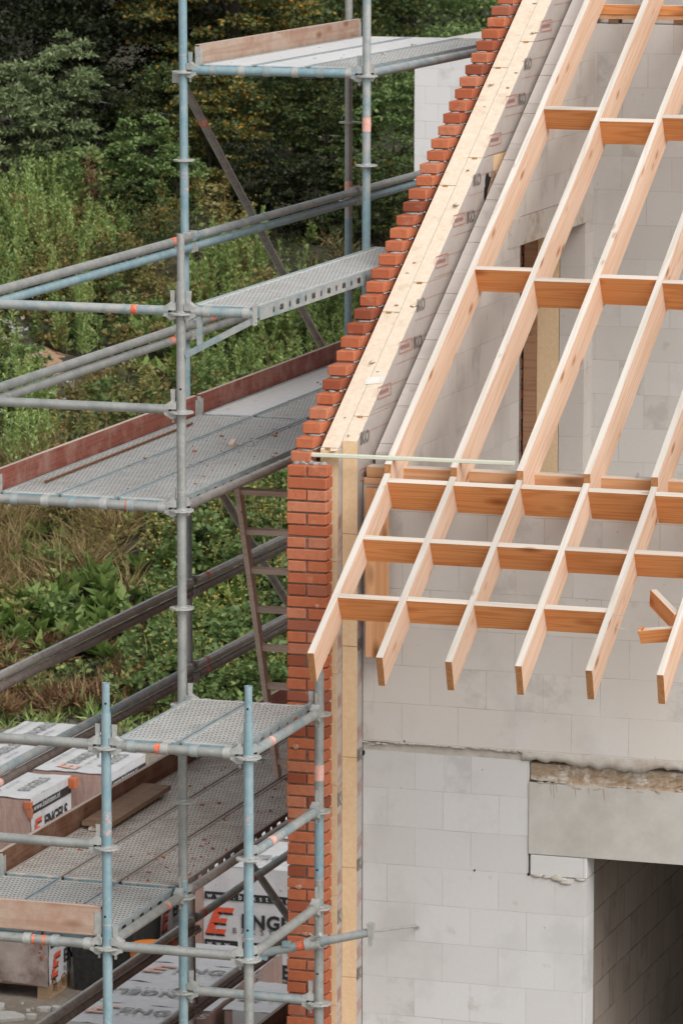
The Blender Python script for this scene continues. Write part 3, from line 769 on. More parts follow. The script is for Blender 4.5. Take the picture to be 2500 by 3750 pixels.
# print on the facing of the inner layer
blk, red = Prints(), Prints()
XF = 0.7635
for k in range(14):
    z = 2.10+.192*k; ys = max((z-2.291)/SL+1.575+.045+rnd.uniform(-.02, .03), 1.66)
    o_ = 0.0
    for q in range(2 if k % 3 == 0 else 1):
        if (k+q) % 3 == 1:
            blk.text('IKO', .062, (XF, ys+o_, z), (0, 1, 0), (0, 0, 1), 0, .03); o_ += .16
        else:
            red.new(); e = .0055
            for a, b, c_, d in ((0, .23, .0, e), (0, .23, .06, .06+e), (.23-e, .23, e, .06), (0, e, e, .06)):
                red.quad((XF, ys+o_, z), (0, 1, 0), (0, 0, 1), a, b, c_, d)
            for p_ in range(7): red.quad((XF, ys+o_+.03+.024*p_, z+.022), (0, 1, 0), (0, 0, 1), 0, .012, 0, .022)
            o_ += .26
for k in range(14):    # strip seen at the front edge, prints repeat down the board
    z = 1.52-.29*k
    if k % 2: blk.text('IKO', .06, (XF, 1.622, z), (0, 1, 0), (0, 0, 1), 0, .03)
    for c_ in (.0, .055): red.add([(XF, 1.62, z+.1+c_), (XF, 1.705, z+.13+c_), (XF, 1.705, z+.136+c_), (XF, 1.62, z+.106+c_)], [(0, 1, 2, 3)])
    red.new()
    for q in range(4): red.quad((XF, 1.634+.016*q, z+.125+.005*q), (0, 1, 0), (0, 0, 1), 0, .005, 0, .026)
for k in range(30):    # fine ruled lines
    z = 2.0-.2*k
    red.add([(XF, 1.62, z), (XF, 1.708, z+.008), (XF, 1.708, z+.0095), (XF, 1.62, z+.0015)], [(0, 1, 2, 3)])
for k in range(22):
    y0 = 1.75+k*.17; z0 = RT(y0)-.03
    red.add([(XF, y0, z0), (XF, y0+.4, z0), (XF, y0+.4, z0+.0022), (XF, y0, z0+.002)], [(0, 1, 2, 3)])
blk.build('black_print', M['foil_ink'], i2); red.build('red_print', M['foil_red'], i2)
blk, red = Prints(), Prints(); XF = 0.682
for k in range(14):
    z = 1.86-.31*k
    red.new()
    for q in range(3): red.quad((XF-.0006, 1.556+.018*q, z+.006*q), (0, 1, 0), (0, 0, 1), 0, .006, 0, .07)
    for c_ in (.0, .05): red.add([(XF-.0006, 1.55, z-.12+c_), (XF-.0006, 1.614, z-.09+c_), (XF-.0006, 1.614, z-.084+c_), (XF-.0006, 1.55, z-.114+c_)], [(0, 1, 2, 3)])
    if k > 3 and k % 2 == 0: blk.text('KO', .07, (XF-.0006, 1.552, z-.2), (0, 1, 0), (0, 0, 1), 0, .03)
red.build('red_print', M['foil_red'], i1); blk.build('black_print', M['foil_ink'], i1)
mb = MB()
for k in range(8):    # torn facing with a dark hole
    a = k*.785
    blob(mb, (0.7625, 3.98+.045*math.cos(a), 3.385+.065*math.sin(a)), .004, .036, .055, 0, 1, .3)
mb.build('torn_hole', M['dark'], i2)
mb = MB()
mb.prism([(0.764, 3.93, 3.36), (0.764, 4.06, 3.50), (0.764, 4.10, 3.46), (0.764, 4.02, 3.33)], (.012, .01, 0)); blob(mb, (.775, 4.0, 3.34), .012, .05, .03, 0, 2, .4)
mb.build('torn_flap', M['oldwood'], i2)
mb = MB()
for (y0) in (2.03,):
    zz = lambda y: RT(y)+.0185
    mb.prism([(0.665, y0, zz(y0)), (0.757, y0+.02, zz(y0+.02)), (0.757, y0+.075, zz(y0+.075)), (0.665, y0+.055, zz(y0+.055))], (0, -.0005, .0012))
mb.build('white_tape', M['white_sticker'], i2)
mb = MB()
for q in range(9):
    y = rnd.uniform(1.7, 5.6)
    blob(mb, (rnd.uniform(.6, .755), y, RT(y)+.017), rnd.uniform(.004, .012), rnd.uniform(.006, .02), .0022, 0, 2, .3)
mb.build('mortar_splash', M['mortar'], i1)

# ================================================================== roof timber
def matrix(loc, x, y, z):
    m = Matrix((x, y, z)).transposed().to_4x4(); m.translation = loc; return m
sx = Vector((0, math.cos(PT), math.sin(PT))); szn = Vector((0, -math.sin(PT), math.cos(PT)))
MT_R = [M['raf_side'], M['raf_lit_top'], M['endgrain']]
def beam_profile(poly, wdt):
    """poly in local (x,z), first edge = top; extruded along local y"""
    mb = MB(); n = len(poly)
    a = [(x, 0, z) for x, z in poly]; b = [(x, wdt, z) for x, z in poly]
    mb.add(a+b, [list(range(n)), [n+i for i in range(n)][::-1]], 0)
    for i in range(n):
        j = (i+1) % n
        d = (poly[j][0]-poly[i][0], poly[j][1]-poly[i][1])
        horiz = abs(d[0]) > abs(d[1])
        mm = (1 if poly[i][1] > -.01 and poly[j][1] > -.01 else 0) if horiz else 2
        mb.f.append([j, i, n+i, n+j]); mb.m.append(mm); mb.sm.append(False)
    return mb
RW = 0.034
XR = [0.98+0.3463*i for i in range(7)]          # right faces
ordn = ['first', 'second', 'third', 'fourth', 'fifth', 'sixth', 'seventh']
d = 0.195
Lr = (8.0-1.487)/math.cos(PT)
up_me = beam_profile([(0, 0), (Lr, 0), (Lr, -d), (-d*math.tan(PT), -d)], RW).mesh('rafter', MT_R)
dt = 0.150
Lt = (1.485-.243)/math.cos(PT)
tl_me = beam_profile([(0, 0), (Lt, 0), (Lt-dt*math.tan(PT), -dt), (-.033, -dt)], RW-.001).mesh('rafter_tail', MT_R)
raf_lab = ['first long pale rafter, right beside the sloping grey block wall', 'second long pale rafter from the sloping block wall, under the batten end',
           'third long pale rafter, crossing in front of the window lining', 'fourth long pale rafter from the sloping block wall',
           'fifth long pale rafter, running off the right edge at mid height', 'sixth long pale rafter, almost out of view at the upper right']
tail_lab = ['first overhanging rafter tail, ending in front of the brick pier', 'second overhanging rafter tail, ending in front of the vertical timber stud',
            'third overhanging rafter tail from the brick pier', 'fourth overhanging rafter tail from the brick pier',
            'fifth overhanging rafter tail, with two nail points sticking out of its side', 'sixth overhanging rafter tail, with the loose broken noggin beside it', 'seventh overhanging rafter tail at the right edge']
for i in range(6):
    o = bpy.data.objects.new('rafter', up_me); C.objects.link(o)
    o.matrix_world = matrix(Vector((XR[i], 1.487, RT(1.487))), sx, Vector((-1, 0, 0)), szn)
    tag(o, raf_lab[i], 'rafter', 'long rafters rising to the ridge')
for i in range(7):
    r_ = rnd.uniform(-.006, .006)
    o = bpy.data.objects.new('rafter_tail', tl_me); C.objects.link(o)
    o.matrix_world = matrix(Vector((XR[i]-.0005, .243, TT(.243))), sx, Vector((-1, 0, 0)), szn)
    tag(o, tail_lab[i], 'rafter tail', 'rafter tails overhanging the front wall')
# nails through the fifth tail
nl = [o for o in C.objects if o.name.startswith('rafter_tail')][4]
inv = nl.matrix_world.inverted()
for a, b in (((2.36, .62, 1.685), (2.412, .63, 1.683)), ((2.36, .657, 1.618), (2.415, .665, 1.605))):
    mb = MB(); mb.tube(inv @ Vector(a), inv @ Vector(b), .0022, seg=6)
    nb = mb.build('nail', M['galv'], None); nb.parent = nl
MT_N = [M['nog'], M['nog_lit_top'], M['nog']]
_nm = {}
def noggin(i, y, h, top, label, group, ext=0):
    ln = XR[i+1]-RW-XR[i]-.001
    key = (round(h, 3), round(ln, 3))
    if key not in _nm:
        mb = MB(); mb.box(0, ln, 0, .034, -h, 0, 0, 1); _nm[key] = mb.mesh('noggin', MT_N)
    o = bpy.data.objects.new('noggin', _nm[key]); C.objects.link(o)
    o.matrix_world = matrix(Vector((XR[i]+.0005, y, top)), Vector((1, 0, 0)), sx, szn)
    tag(o, label, 'noggin', group)
rows = ((1.434, .172, 'top row of the overhang'), (1.022, .139, 'middle row of the overhang'), (.623, .139, 'lowest row of the overhang'))
for r_i, (y, h, nm) in enumerate(rows):
    for i in range(6):
        if r_i == 2 and i == 4: continue
        noggin(i, y+rnd.uniform(-.012, .012), h, TT(y)-(.003 if r_i else .008), f'orange noggin between the {ordn[i]} and {ordn[i+1]} rafter tails, {nm}', 'noggins between the rafter tails')
upper = [(0, 2.981, .143), (1, 2.907, .172), (2, 2.949, .172), (3, 2.925, .17), (4, 2.94, .17), (0, 4.332, .132), (1, 4.24, .15), (2, 4.282, .15), (3, 4.30, .15)]
for i, y, h in upper:
    noggin(i, y, h, RT(y)-.003, f'orange noggin between the {ordn[i]} and {ordn[i+1]} long rafters, '+('lower row on the slope' if y < 3.5 else 'upper row on the slope'), 'noggins between the long rafters')
# wall plate and the stud below
def timber(name, label, cat, p0, p1, wy, hz, mats, group=None, roll=0):
    p0, p1 = Vector(p0), Vector(p1); x = (p1-p0).normalized(); l = (p1-p0).length
    z0 = Vector((0, 0, 1)) if abs(x.z) < .9 else Vector((0, -1, 0))
    y = z0.cross(x).normalized(); z = x.cross(y)
    if roll: q = Matrix.Rotation(roll, 3, x); y, z = q @ y, q @ z
    mb = MB(); mb.box(0, l, 0, wy, 0, hz, 0, 1, 2)
    o = bpy.data.objects.new(name, mb.mesh(name, mats)); C.objects.link(o)
    o.matrix_world = matrix(p0, x, y, z)
    bm = o.modifiers.new('bevel', 'BEVEL'); bm.width = .002; bm.segments = 1
    return tag(o, label, cat, group)
timber('wall_plate', 'long orange timber wall plate under the long rafters on top of the front wall', 'beam', (0.782, 1.70, 2.1205), (4.2, 1.70, 2.1205), .10, .0555, [M['plate'], M['nog_lit_top'], M['endgrain']])
timber('packing_batten', 'short timber batten end under the left end of the wall plate', 'batten', (0.768, 1.70, 2.085), (0.93, 1.70, 2.085), .009, .033, [M['plate'], M['nog_lit_top'], M['endgrain']])
timber('timber_stud', 'vertical orange timber board fixed to the front block wall', 'stud', (0.920, 1.66, 1.20), (0.920, 1.66, 2.083), .115, .043, [M['plate'], M['plate'], M['endgrain']]).rotation_euler.rotate_axis('Y', R(-.8))
t = thing('ridge_plate', 'orange timber plate on wedges along the top of the rear wall', 'beam', (0.93, BACK_Y, 4.24))
mb = MB(); mb.box(0.94, 4.2, BACK_Y-.008, BACK_Y+.10, 4.292, 4.348, 0, 1); mb.build('plate_beam', [M['nog'], M['nog_lit_top']], t)
mb = MB(); mb.box(0.94, 4.2, BACK_Y-.004, BACK_Y+.10, 4.266, 4.2905, 0, 1); mb.build('plate_board', [M['plate'], M['nog_lit_top']], t)
for x in (1.01, 1.40, 1.77, 2.1):
    mb = MB(); mb.box(x, x+.06, BACK_Y-.003, BACK_Y+.09, 4.2395, 4.2645); mb.build('wedge', M['oldwood'], t)
o = timber('pale_batten', 'thin pale green batten lying across the first two long rafters', 'batten', (0.462, 1.492, 2.243), (1.612, 1.532, 2.243), .03, .019, [M['palewood']]*3)
mb = MB(); mb.tube((-.022, .015, .010), (.02, .015, .010), .0022, seg=6); nb = mb.build('nail', M['galv'], None); nb.parent = o
timber('loose_noggin', 'loose noggin swung back on its nail beside the sixth rafter tail', 'noggin', (2.45, 1.0, 1.665), (2.655, .655, 1.615), .034, .085, MT_N, 'loose noggins beside the sixth rafter tail')
o = timber('loose_noggin', 'short broken noggin stub with a split end, lower left of the sixth rafter tail', 'noggin', (2.50, .64, 1.545), (2.676, .62, 1.572), .034, .068, MT_N, 'loose noggins beside the sixth rafter tail', roll=.25)
mb = MB(); mb.prism([(-.004, .002, .05), (.03, .002, .073), (.03, .03, .074), (-.006, .03, .066)], (0, 0, .006)); nb = mb.build('split_end', M['nog'], None); nb.parent = o
mb = MB(); mb.tube((2.19, 1.77, 2.175), (2.19, 1.77, 2.20), .006, seg=8); mb.tube((2.19, 1.77, 2.176), (2.19, 1.77, 2.181), .013, seg=6)
tag(mb.build('anchor_bolt', M['galv'], loc=(2.19, 1.77, 2.176)), 'small bolt end on the wall plate between the fourth and fifth long rafters', 'bolt')

# ================================================================== scaffold
TR = 0.02415
L0, L1, L2, L3 = -2.0, 0.0, 2.0, 4.0
XO, XI, XE = -1.09, 0.0, 0.73
Y0, Y1, Y2, Y3 = 0.0, 1.09, 4.16, 7.23
_rs = {}
def rosette_mesh(mat):
    if mat in _rs: return _rs[mat]
    mb = MB(); ro, ri = .062, TR; seg = 8
    for s_ in range(seg):
        a0, a1 = 2*math.pi*s_/seg, 2*math.pi*(s_+1)/seg
        P = lambda a, r, z: (r*math.cos(a), r*math.sin(a), z)
        k = 6
        outer = [(a0+(a1-a0)*i/k, ro*(1-.035*(1 if i in (0, k) else 0))) for i in range(k+1)]+[(a1+(a0-a1)*i/k, ri) for i in range(k+1)]
        am = (a0+a1)/2; rm = .044
        hole = []
        for a, r in outer:
            dx, dy = (a-am)/((a1-a0)/2), (r-(ro+ri)/2)/((ro-ri)/2)
            q = math.hypot(dx, dy) or 1
            hole.append((am+dx/q*.22, rm+dy/q*.0105))
        n = len(outer)
        for z, fl in ((.0045, 0), (-.0045, 1)):
            vs = [P(a, r, z) for a, r in outer]+[P(a, r, z) for a, r in hole]
            fs = [(i, (i+1) % n, n+(i+1) % n, n+i) for i in range(n)]
            mb.add(vs, fs if not fl else [f[::-1] for f in fs])
        mb.add([P(a, r, .0045) for a, r in hole]+[P(a, r, -.0045) for a, r in hole], [(i, (i+1) % n, n+(i+1) % n, n+i) for i in range(n)])
        mb.add([P(a, r, .0045) for a, r in outer[:k+1]]+[P(a, r, -.0045) for a, r in outer[:k+1]], [(k+1+i, k+1+i+1, i+1, i) for i in range(k)])
    mb.tube((0, 0, -.012), (0, 0, .012), TR+.004, seg=16)
    _rs[mat] = mb.mesh('rosette', [M[mat]]); return _rs[mat]
G_ST = 'upright scaffold poles'
def standard(x, y, z0, z1, segs, label, spigot=None, zr=None, joints=(), marks=(), rmat='galv', holes=()):
    t = thing('scaffold_standard', label, 'scaffold pole', (x, y, z0), G_ST)
    for a, b, m in segs:
        mb = MB(); mb.tube((x, y, a), (x, y, b), TR, seg=20); mb.build('tube', M[m], t)
    z = math.ceil((z0+.05)*2)/2
    while z < (zr if zr is not None else z1)-.02:
        o = bpy.data.objects.new('rosette', rosette_mesh(rmat)); C.objects.link(o); o.parent = t; o.location = (0, 0, z-z0)
        z += .5
    for j in joints:
        mb = MB(); mb.tube((x, y, j-.006), (x, y, j), TR+.0015, seg=20); mb.build('joint_ring', M['galv'], t)
    if spigot:
        mb = MB(); mb.tube((x, y, z1), (x, y, z1+spigot), TR-.005, seg=18, hollow=True); mb.build('spigot', M['blue' if rmat == 'blue' else segs[-1][2]], t)
    for (zz, dx, dy) in holes:
        mb = MB(); n_ = Vector((dx, dy, 0)).normalized()
        rr = TR if zz < z1 else TR-.005
        mb.tube(Vector((x, y, zz))+n_*(rr-.004), Vector((x, y, zz))+n_*(rr+.0006), .006, seg=10); mb.build('pin_hole', M['dark'], t)
    for a, b, m in marks:
        mb = MB(); mb.tube((x, y, a), (x, y, b), TR+.0009, seg=20, caps=False); mb.build('paint_mark' if m != 'white_sticker' else 'sticker', M[m], t)
    return t
FD = (.2, -.98)
standard(XI, Y0, GROUND, 1.17, [(GROUND, .11, 'blue'), (.11, 1.17, 'blue')], 'pale blue open topped scaffold pole at the left front corner of the landing deck', .15, joints=(.12,), marks=((.56, .68, 'worn_pink'),), holes=((1.22, .25, -.97), (.16, -.1, -1)))
standard(XE, Y0, GROUND, 1.17, [(GROUND, .01, 'grey'), (.01, 1.17, 'blue')], 'pale blue open topped scaffold pole at the right front corner of the landing deck', .18, joints=(.11,), marks=((.66, .73, 'worn_pink'),), holes=((1.24, .1, -1), (.15, .1, -1)))
st_a = standard(XI, Y1, GROUND, 3.16, [(GROUND, .09, 'blue'), (.09, 3.16, 'grey')], 'grey scaffold pole with a blue foot, at the near end of the red toe board', .24, joints=(.09, 2.1), marks=((.80, .89, 'white_sticker'),), holes=((.03, .6, -.8), (2.62, .2, -1)))
mb = MB(); mb.text('LAYHER', .016, (XI+.007, Y1-TR-.0013, .81), (0, 0, 1), (-1, 0, 0), 0, .02); mb.build('sticker_lettering', M['black_ink'], st_a)
standard(XE, Y1, GROUND, 1.21, [(GROUND, .16, 'grey'), (.16, .5, 'blue'), (.5, 1.21, 'grey')], 'grey scaffold pole standing in front of the brick pier', .15, joints=(.15,), marks=((.66, .74, 'pink_tape'),), holes=((1.26, -.3, -.95), (.2, -.1, -1), (-.2, -.05, -1), (-.34, -.05, -1)))
st_e = standard(XO, Y2, GROUND, 6.2, [(GROUND, 2.1, 'mix'), (2.1, 6.2, 'blue')], 'tall pale blue scaffold pole rising past the top edge, left end of the top deck', joints=(2.1, 4.1), marks=((3.30, 3.44, 'worn_pink'),), rmat='galv')
st_e.location.x += .048; st_e.rotation_euler.y = -.006
standard(XI, Y2, GROUND, 6.2, [(GROUND, 3.3, 'blue'), (3.3, 6.2, 'mix')], 'tall pale blue scaffold pole right of the top deck, with a faded pink sticker', joints=(4.1,), marks=((3.69, 3.77, 'pink_tape'),), holes=((2.55, 0, -1),))
standard(XO, Y3, GROUND, 6.4, [(GROUND, 2.9, 'blue'), (2.9, 6.4, 'grey')], 'rear grey scaffold pole behind the top deck, with a white sticker', joints=(2.9,), marks=((3.02, 3.13, 'pink_tape'),))
standard(XO, Y1, GROUND, 3.16, [(GROUND, 3.16, 'grey')], 'outer scaffold pole just beyond the left edge at the red toe board end', .2, joints=(1.1,))
standard(XO, Y0, GROUND, 1.17, [(GROUND, 1.17, 'blue')], 'outer scaffold pole beyond the left edge at the pale wooden toe board', .15, joints=(.1,))

def wedge_head(t, p, d, mat, below=True):
    """cast clasp at a pole axis p, tube leaving in direction d"""
    p = Vector(p); d = Vector(d).normalized(); s = Vector((-d.y, d.x, 0)); u = Vector((0, 0, 1))
    mb = MB()
    prof = [(.022, .038), (.050, .046), (.072, .030), (.085, .026), (.085, -.026), (.072, -.030), (.050, -.046), (.022, -.038), (.022, -.010), (.060, -.010), (.060, .004), (.022, .004)]
    hw = lambda a: .0165 if a < .04 else .022
    vs = [p+d*a+u*(b+.012)+s*hw(a) for a, b in prof]+[p+d*a+u*(b+.012)-s*hw(a) for a, b in prof]
    n = len(prof)
    q = [(0, 1, 10, 11), (1, 2, 3, 10), (3, 4, 9, 10), (4, 5, 6, 9), (6, 7, 8, 9)]
    fs = [f for f in q]+[tuple(n+i for i in f[::-1]) for f in q]+[(i, n+i, n+(i+1) % n, (i+1) % n) for i in range(n)]
    mb.add(vs, fs); mb.build('wedge_head', M[mat], t)
    mb = MB(); c_ = p+d*.043
    for a0, a1, w0, w1 in ((-.055, .115, .005, .0135),):
        mb.hexa([c_+d*x_*w0+s*y_*.0035+u*a0 for x_, y_ in ((-1, -1), (1, -1), (1, 1), (-1, 1))]+[c_+d*x_*w1+s*y_*.0035+u*a1 for x_, y_ in ((-1, -1), (1, -1), (1, 1), (-1, 1))])
    mb.build('wedge', M[mat], t)
def ledger(p0, p1, label, mat='grey', group='level scaffold tubes', heads=(1, 1), marks=(), z=.012, name='ledger'):
    p0, p1 = Vector(p0), Vector(p1); d = (p1-p0).normalized(); l = (p1-p0).length
    t = thing(name, label, 'scaffold tube', p0, group)
    e = Vector((0, 0, z))
    mb = MB(); mb.tube(p0+d*.06+e, p1-d*.06+e, TR, seg=18); mb.build('tube', M[mat], t)
    if heads[0]: wedge_head(t, p0, d, 'galv' if mat != 'blue' else 'mix')
    if heads[1]: wedge_head(t, p1, -d, 'galv' if mat != 'blue' else 'mix')
    for a, b, m in marks:
        mb = MB(); mb.tube(p0+d*a+e, p0+d*b+e, TR+.0009, seg=18, caps=False); mb.build('paint_mark', M[m], t)
    return t
# cross tubes at the near ends
ledger((XO, Y1, 3.0), (XI, Y1, 3.0), 'upper grey end rail with an orange paint mark, left of the grey pole', 'mix', marks=((.83-.0, .865, 'orange_paint'),))
ledger((XO, Y1, 2.5), (XI, Y1, 2.5), 'lower grey end rail crossing in front of the red toe board', 'grey')
ledger((XO, Y1, L2), (XI, Y1, L2), 'muddy white cross tube carrying the near end of the middle deck', 'grey', marks=((.79, .83, 'orange_paint'),))
ledger((XO, Y0, 1.0), (XI, Y0, 1.0), 'upper grey end rail left of the small landing deck', 'grey')
ledger((XO, Y0, .5), (XI, Y0, .5), 'lower grey end rail above the pale wooden toe board', 'grey')
ledger((XO, Y0, L1), (XI, Y0, L1), 'grey cross tube under the pale wooden toe board at bottom left', 'grey', marks=((.70, .715, 'orange_paint'), (.755, .77, 'orange_paint')))
ledger((XI, Y0, 1.0), (XE, Y0, 1.0), 'cross tube with an orange mark at the near edge of the landing deck', 'grey', marks=((.255, .325, 'orange_paint'),))
ledger((XI, Y1, 1.0), (XE, Y1, 1.0), 'cross tube at the far edge of the small landing deck', 'grey')
ledger((XI, Y0, L1), (XE, Y0, L1), 'grey cross tube joining the two open topped blue poles at the bottom', 'grey')
ledger((XI, Y1, -.5), (XE, Y1, -.5), 'lowest blue grey cross tube running right to the brick pier', 'mix')
ledger((XE, Y0, 1.0), (XE, Y1, 1.0), 'slanting blue tube along the right edge of the small landing deck', 'mix', marks=((.30, .345, 'pink_tape'),))
ledger((XE, Y0, .5), (XE, Y1, .5), 'slanting blue grey handrail just under the small landing deck, right side', 'mix', marks=((.30, .36, 'pink_tape'),))
ledger((XE, Y0, L1), (XE, Y1, L1), 'slanting grey tube low in front of the brick pier', 'grey')
ledger((XI, Y0, L1), (XI, Y1, L1), 'slanting grey tube with an orange band beside the lower deck end', 'grey', marks=((.80, .84, 'orange_paint'),))
ledger((XI, Y1, L1), (XI, Y2, L1), 'long muddy tube under the house side edge of the lower deck', 'mud', heads=(1, 1))
ledger((XI, Y2, L1), (XI, Y3, L1), 'far muddy tube under the lower deck behind the ladder', 'mud', heads=(1, 0))
ledger((XI, Y1, L2), (XI, Y2, L2), 'long grey tube under the house side edge of the middle deck', 'mud')
ledger((XI, Y2, L3), (XI, Y3+.2, L3), 'long blue grey tube under the right edge of the top deck', 'mix', heads=(1, 0))
ledger((XO, Y2, L3), (XI, Y2, L3), 'pale blue cross tube carrying the near end of the top deck', 'blue', marks=((.81, .84, 'orange_paint'),))
ledger((XO, Y2, L2), (XI, Y2, L2), 'cross tube between two lengths of the middle deck', 'grey')
ledger((XO, Y2, L1), (XI, Y2, L1), 'cross tube between two lengths of the lower deck behind the landing', 'grey')
ledger((XO, Y3, L3), (XI, Y3, L3), 'cross tube at the far end of the top deck', 'grey', heads=(1, 0))
# doubled guard rails on the outer side
def guardrail(ya, yb, z, label, mats, marks=(), double=True, clip=True):
    t = thing('guard_rail', label, 'guard rail', (XO, ya, z), 'doubled outer guard rails')
    x = XO+.045
    for k, (zz, m) in enumerate(zip((.062, .004), mats)):
        if k and not double: break
        mb = MB(); mb.tube((x, ya+.03, z+zz), (x, yb-.03, z+zz), TR, seg=18); mb.build('tube', M[m], t)
    for a, b, k, m in marks:
        zz = (.062, .004)[k]
        mb = MB(); mb.tube((x, ya+a, z+zz), (x, ya+b, z+zz), TR+.0009, seg=18, caps=False); mb.build('paint_mark', M[m], t)
    for yy in (ya, yb):
        mb = MB(); s_ = 1 if yy == ya else -1
        mb.box(XO+.018, x+.026, yy+s_*.03-.016, yy+s_*.03+.016, z-.022, z+.02)
        mb.build('clip', M['galv'], t)
        mb = MB(); mb.box(x-.03, x+.02, yy+s_*.05-.012, yy+s_*.05+.012, z+.08, z+.094); mb.build('clip_pin', M['galv'], t)
    return t
guardrail(Y1, Y2, 3.0, 'upper pair of guard rails at the far left, above the red toe board', ('grey', 'blue'), ((2.72, 2.79, 0, 'orange_paint'),))
guardrail(Y2, Y3, 3.0, 'upper pair of guard rails between the two tall poles, crossed by the sloping brace', ('mix', 'blue'))
guardrail(Y3, 10.3, 3.0, 'upper pair of guard rails in front of the white block building', ('grey', 'blue'))
guardrail(Y1, Y2, 2.5, 'lower pair of guard rails just above the red toe board', ('grey', 'grey'), ((2.68, 2.75, 1, 'orange_paint'),))
guardrail(Y2, Y3, 2.5, 'lower pair of guard rails behind the narrow bracket deck', ('grey', 'grey'), ((.27, .33, 0, 'orange_paint'),))
guardrail(Y1, Y2, 1.0, 'upper pair of brown guard rails below the middle deck, left of the grey pole', ('mud', 'mud_shaded'))
guardrail(Y2, Y3, 1.0, 'upper pair of brown guard rails passing behind the ladder', ('mud', 'mud_shaded'), ((.20, .25, 0, 'orange_paint'),))
guardrail(Y1, Y2, .5, 'lower pair of blue and brown guard rails passing behind the short blue pole', ('mix', 'mud_shaded'), ((-.0, .1, 1, 'pink_tape'),))
guardrail(Y2, Y3, .5, 'lower pair of brown guard rails reaching the foot of the ladder', ('mud', 'mud_shaded'), ((.2, .24, 0, 'orange_paint'), (.2, .24, 1, 'orange_paint')))
guardrail(Y1, Y2, -1.0, 'pair of brown guard rails at the bottom left over the brick packs', ('mud', 'mud_shaded'), ((2.65, 2.72, 1, 'orange_paint'),))
guardrail(Y2, Y3, -1.0, 'single rail with orange marks in front of the big white brick pack', ('mix',), ((.12, .18, 0, 'orange_paint'), (.98, 1.06, 0, 'orange_paint')), False)
guardrail(Y1, Y2, -1.5, 'lowest pair of brown guard rails at the bottom edge', ('mud', 'mud_shaded'))
guardrail(Y2, Y3, -1.5, 'short run of brown guard rails low in front of the brick packs', ('mud', 'mud_shaded'), ((.22, .25, 0, 'orange_paint'),))
# sloping braces
def brace(p0, p1, label, mat, marks=()):
    t = thing('brace', label, 'scaffold brace', p0, 'sloping scaffold braces')
    p0, p1 = Vector(p0), Vector(p1); d = (p1-p0).normalized()
    mb = MB(); mb.tube(p0, p1, TR, seg=18); mb.build('tube', M[mat], t)
    for p in (p0, p1):
        mb = MB(); mb.box(p.x-.03, p.x+.012, p.y-.025, p.y+.025, p.z-.035, p.z+.035); mb.build('end_clamp', M['galv'], t)
    for a, b in marks:
        mb = MB(); mb.tube(p0+d*a, p0+d*b, TR+.0009, seg=18, caps=False); mb.build('paint_mark', M['orange_paint'], t)
brace((XO-.05, Y2+.06, 3.97), (XO-.05, Y3-.25, 2.02), 'long brown sloping brace under the top deck', 'mud', ((.45, .52),))
brace((XO-.05, Y2+.06, 1.97), (XO-.05, Y3-.25, .02), 'brown sloping brace behind the ladder', 'mud')
brace((XO-.05, Y2+.06, -.03), (XO-.05, Y3-.25, -1.98), 'dark blue sloping brace in front of the big white brick pack', 'mix')

# --- deck planks
PW = .305
def holed_side(mb, x, y0, y1, z0, z1, m):
    pitch = .128; n = int((y1-y0-.2)/pitch); ys = y0+((y1-y0)-n*pitch)/2
    for a, b in ((y0, ys), (ys+n*pitch, y1)):
        mb.add([(x, a, z0), (x, b, z0), (x, b, z1), (x, a, z1)], [(0, 1, 2, 3)], m)
    for i in range(n):
        a = ys+i*pitch; b = a+pitch; zc = (z0+z1)/2; yc = (a+b)/2
        k = 3
        per = [(a+(b-a)*j/k, z0) for j in range(k)]+[(b, z0+(z1-z0)*j/k) for j in range(k)]+[(b-(b-a)*j/k, z1) for j in range(k)]+[(a, z1-(z1-z0)*j/k) for j in range(k)]
        hw, hh, e = ((.030, .0155, .5) if i % 2 else (.015, .0175, 1))
        hole = []
        for y, z in per:
            ang = math.atan2((z-zc)/(z1-z0), (y-yc)/(b-a)); c_, s_ = math.cos(ang), math.sin(ang)
            hole.append((yc+hw*math.copysign(abs(c_)**e, c_), zc+hh*math.copysign(abs(s_)**e, s_)))
        nn = len(per)
        mb.add([(x, *q) for q in per]+[(x, *q) for q in hole], [(j, (j+1) % nn, nn+(j+1) % nn, nn+j) for j in range(nn)], m)
_pm = {}
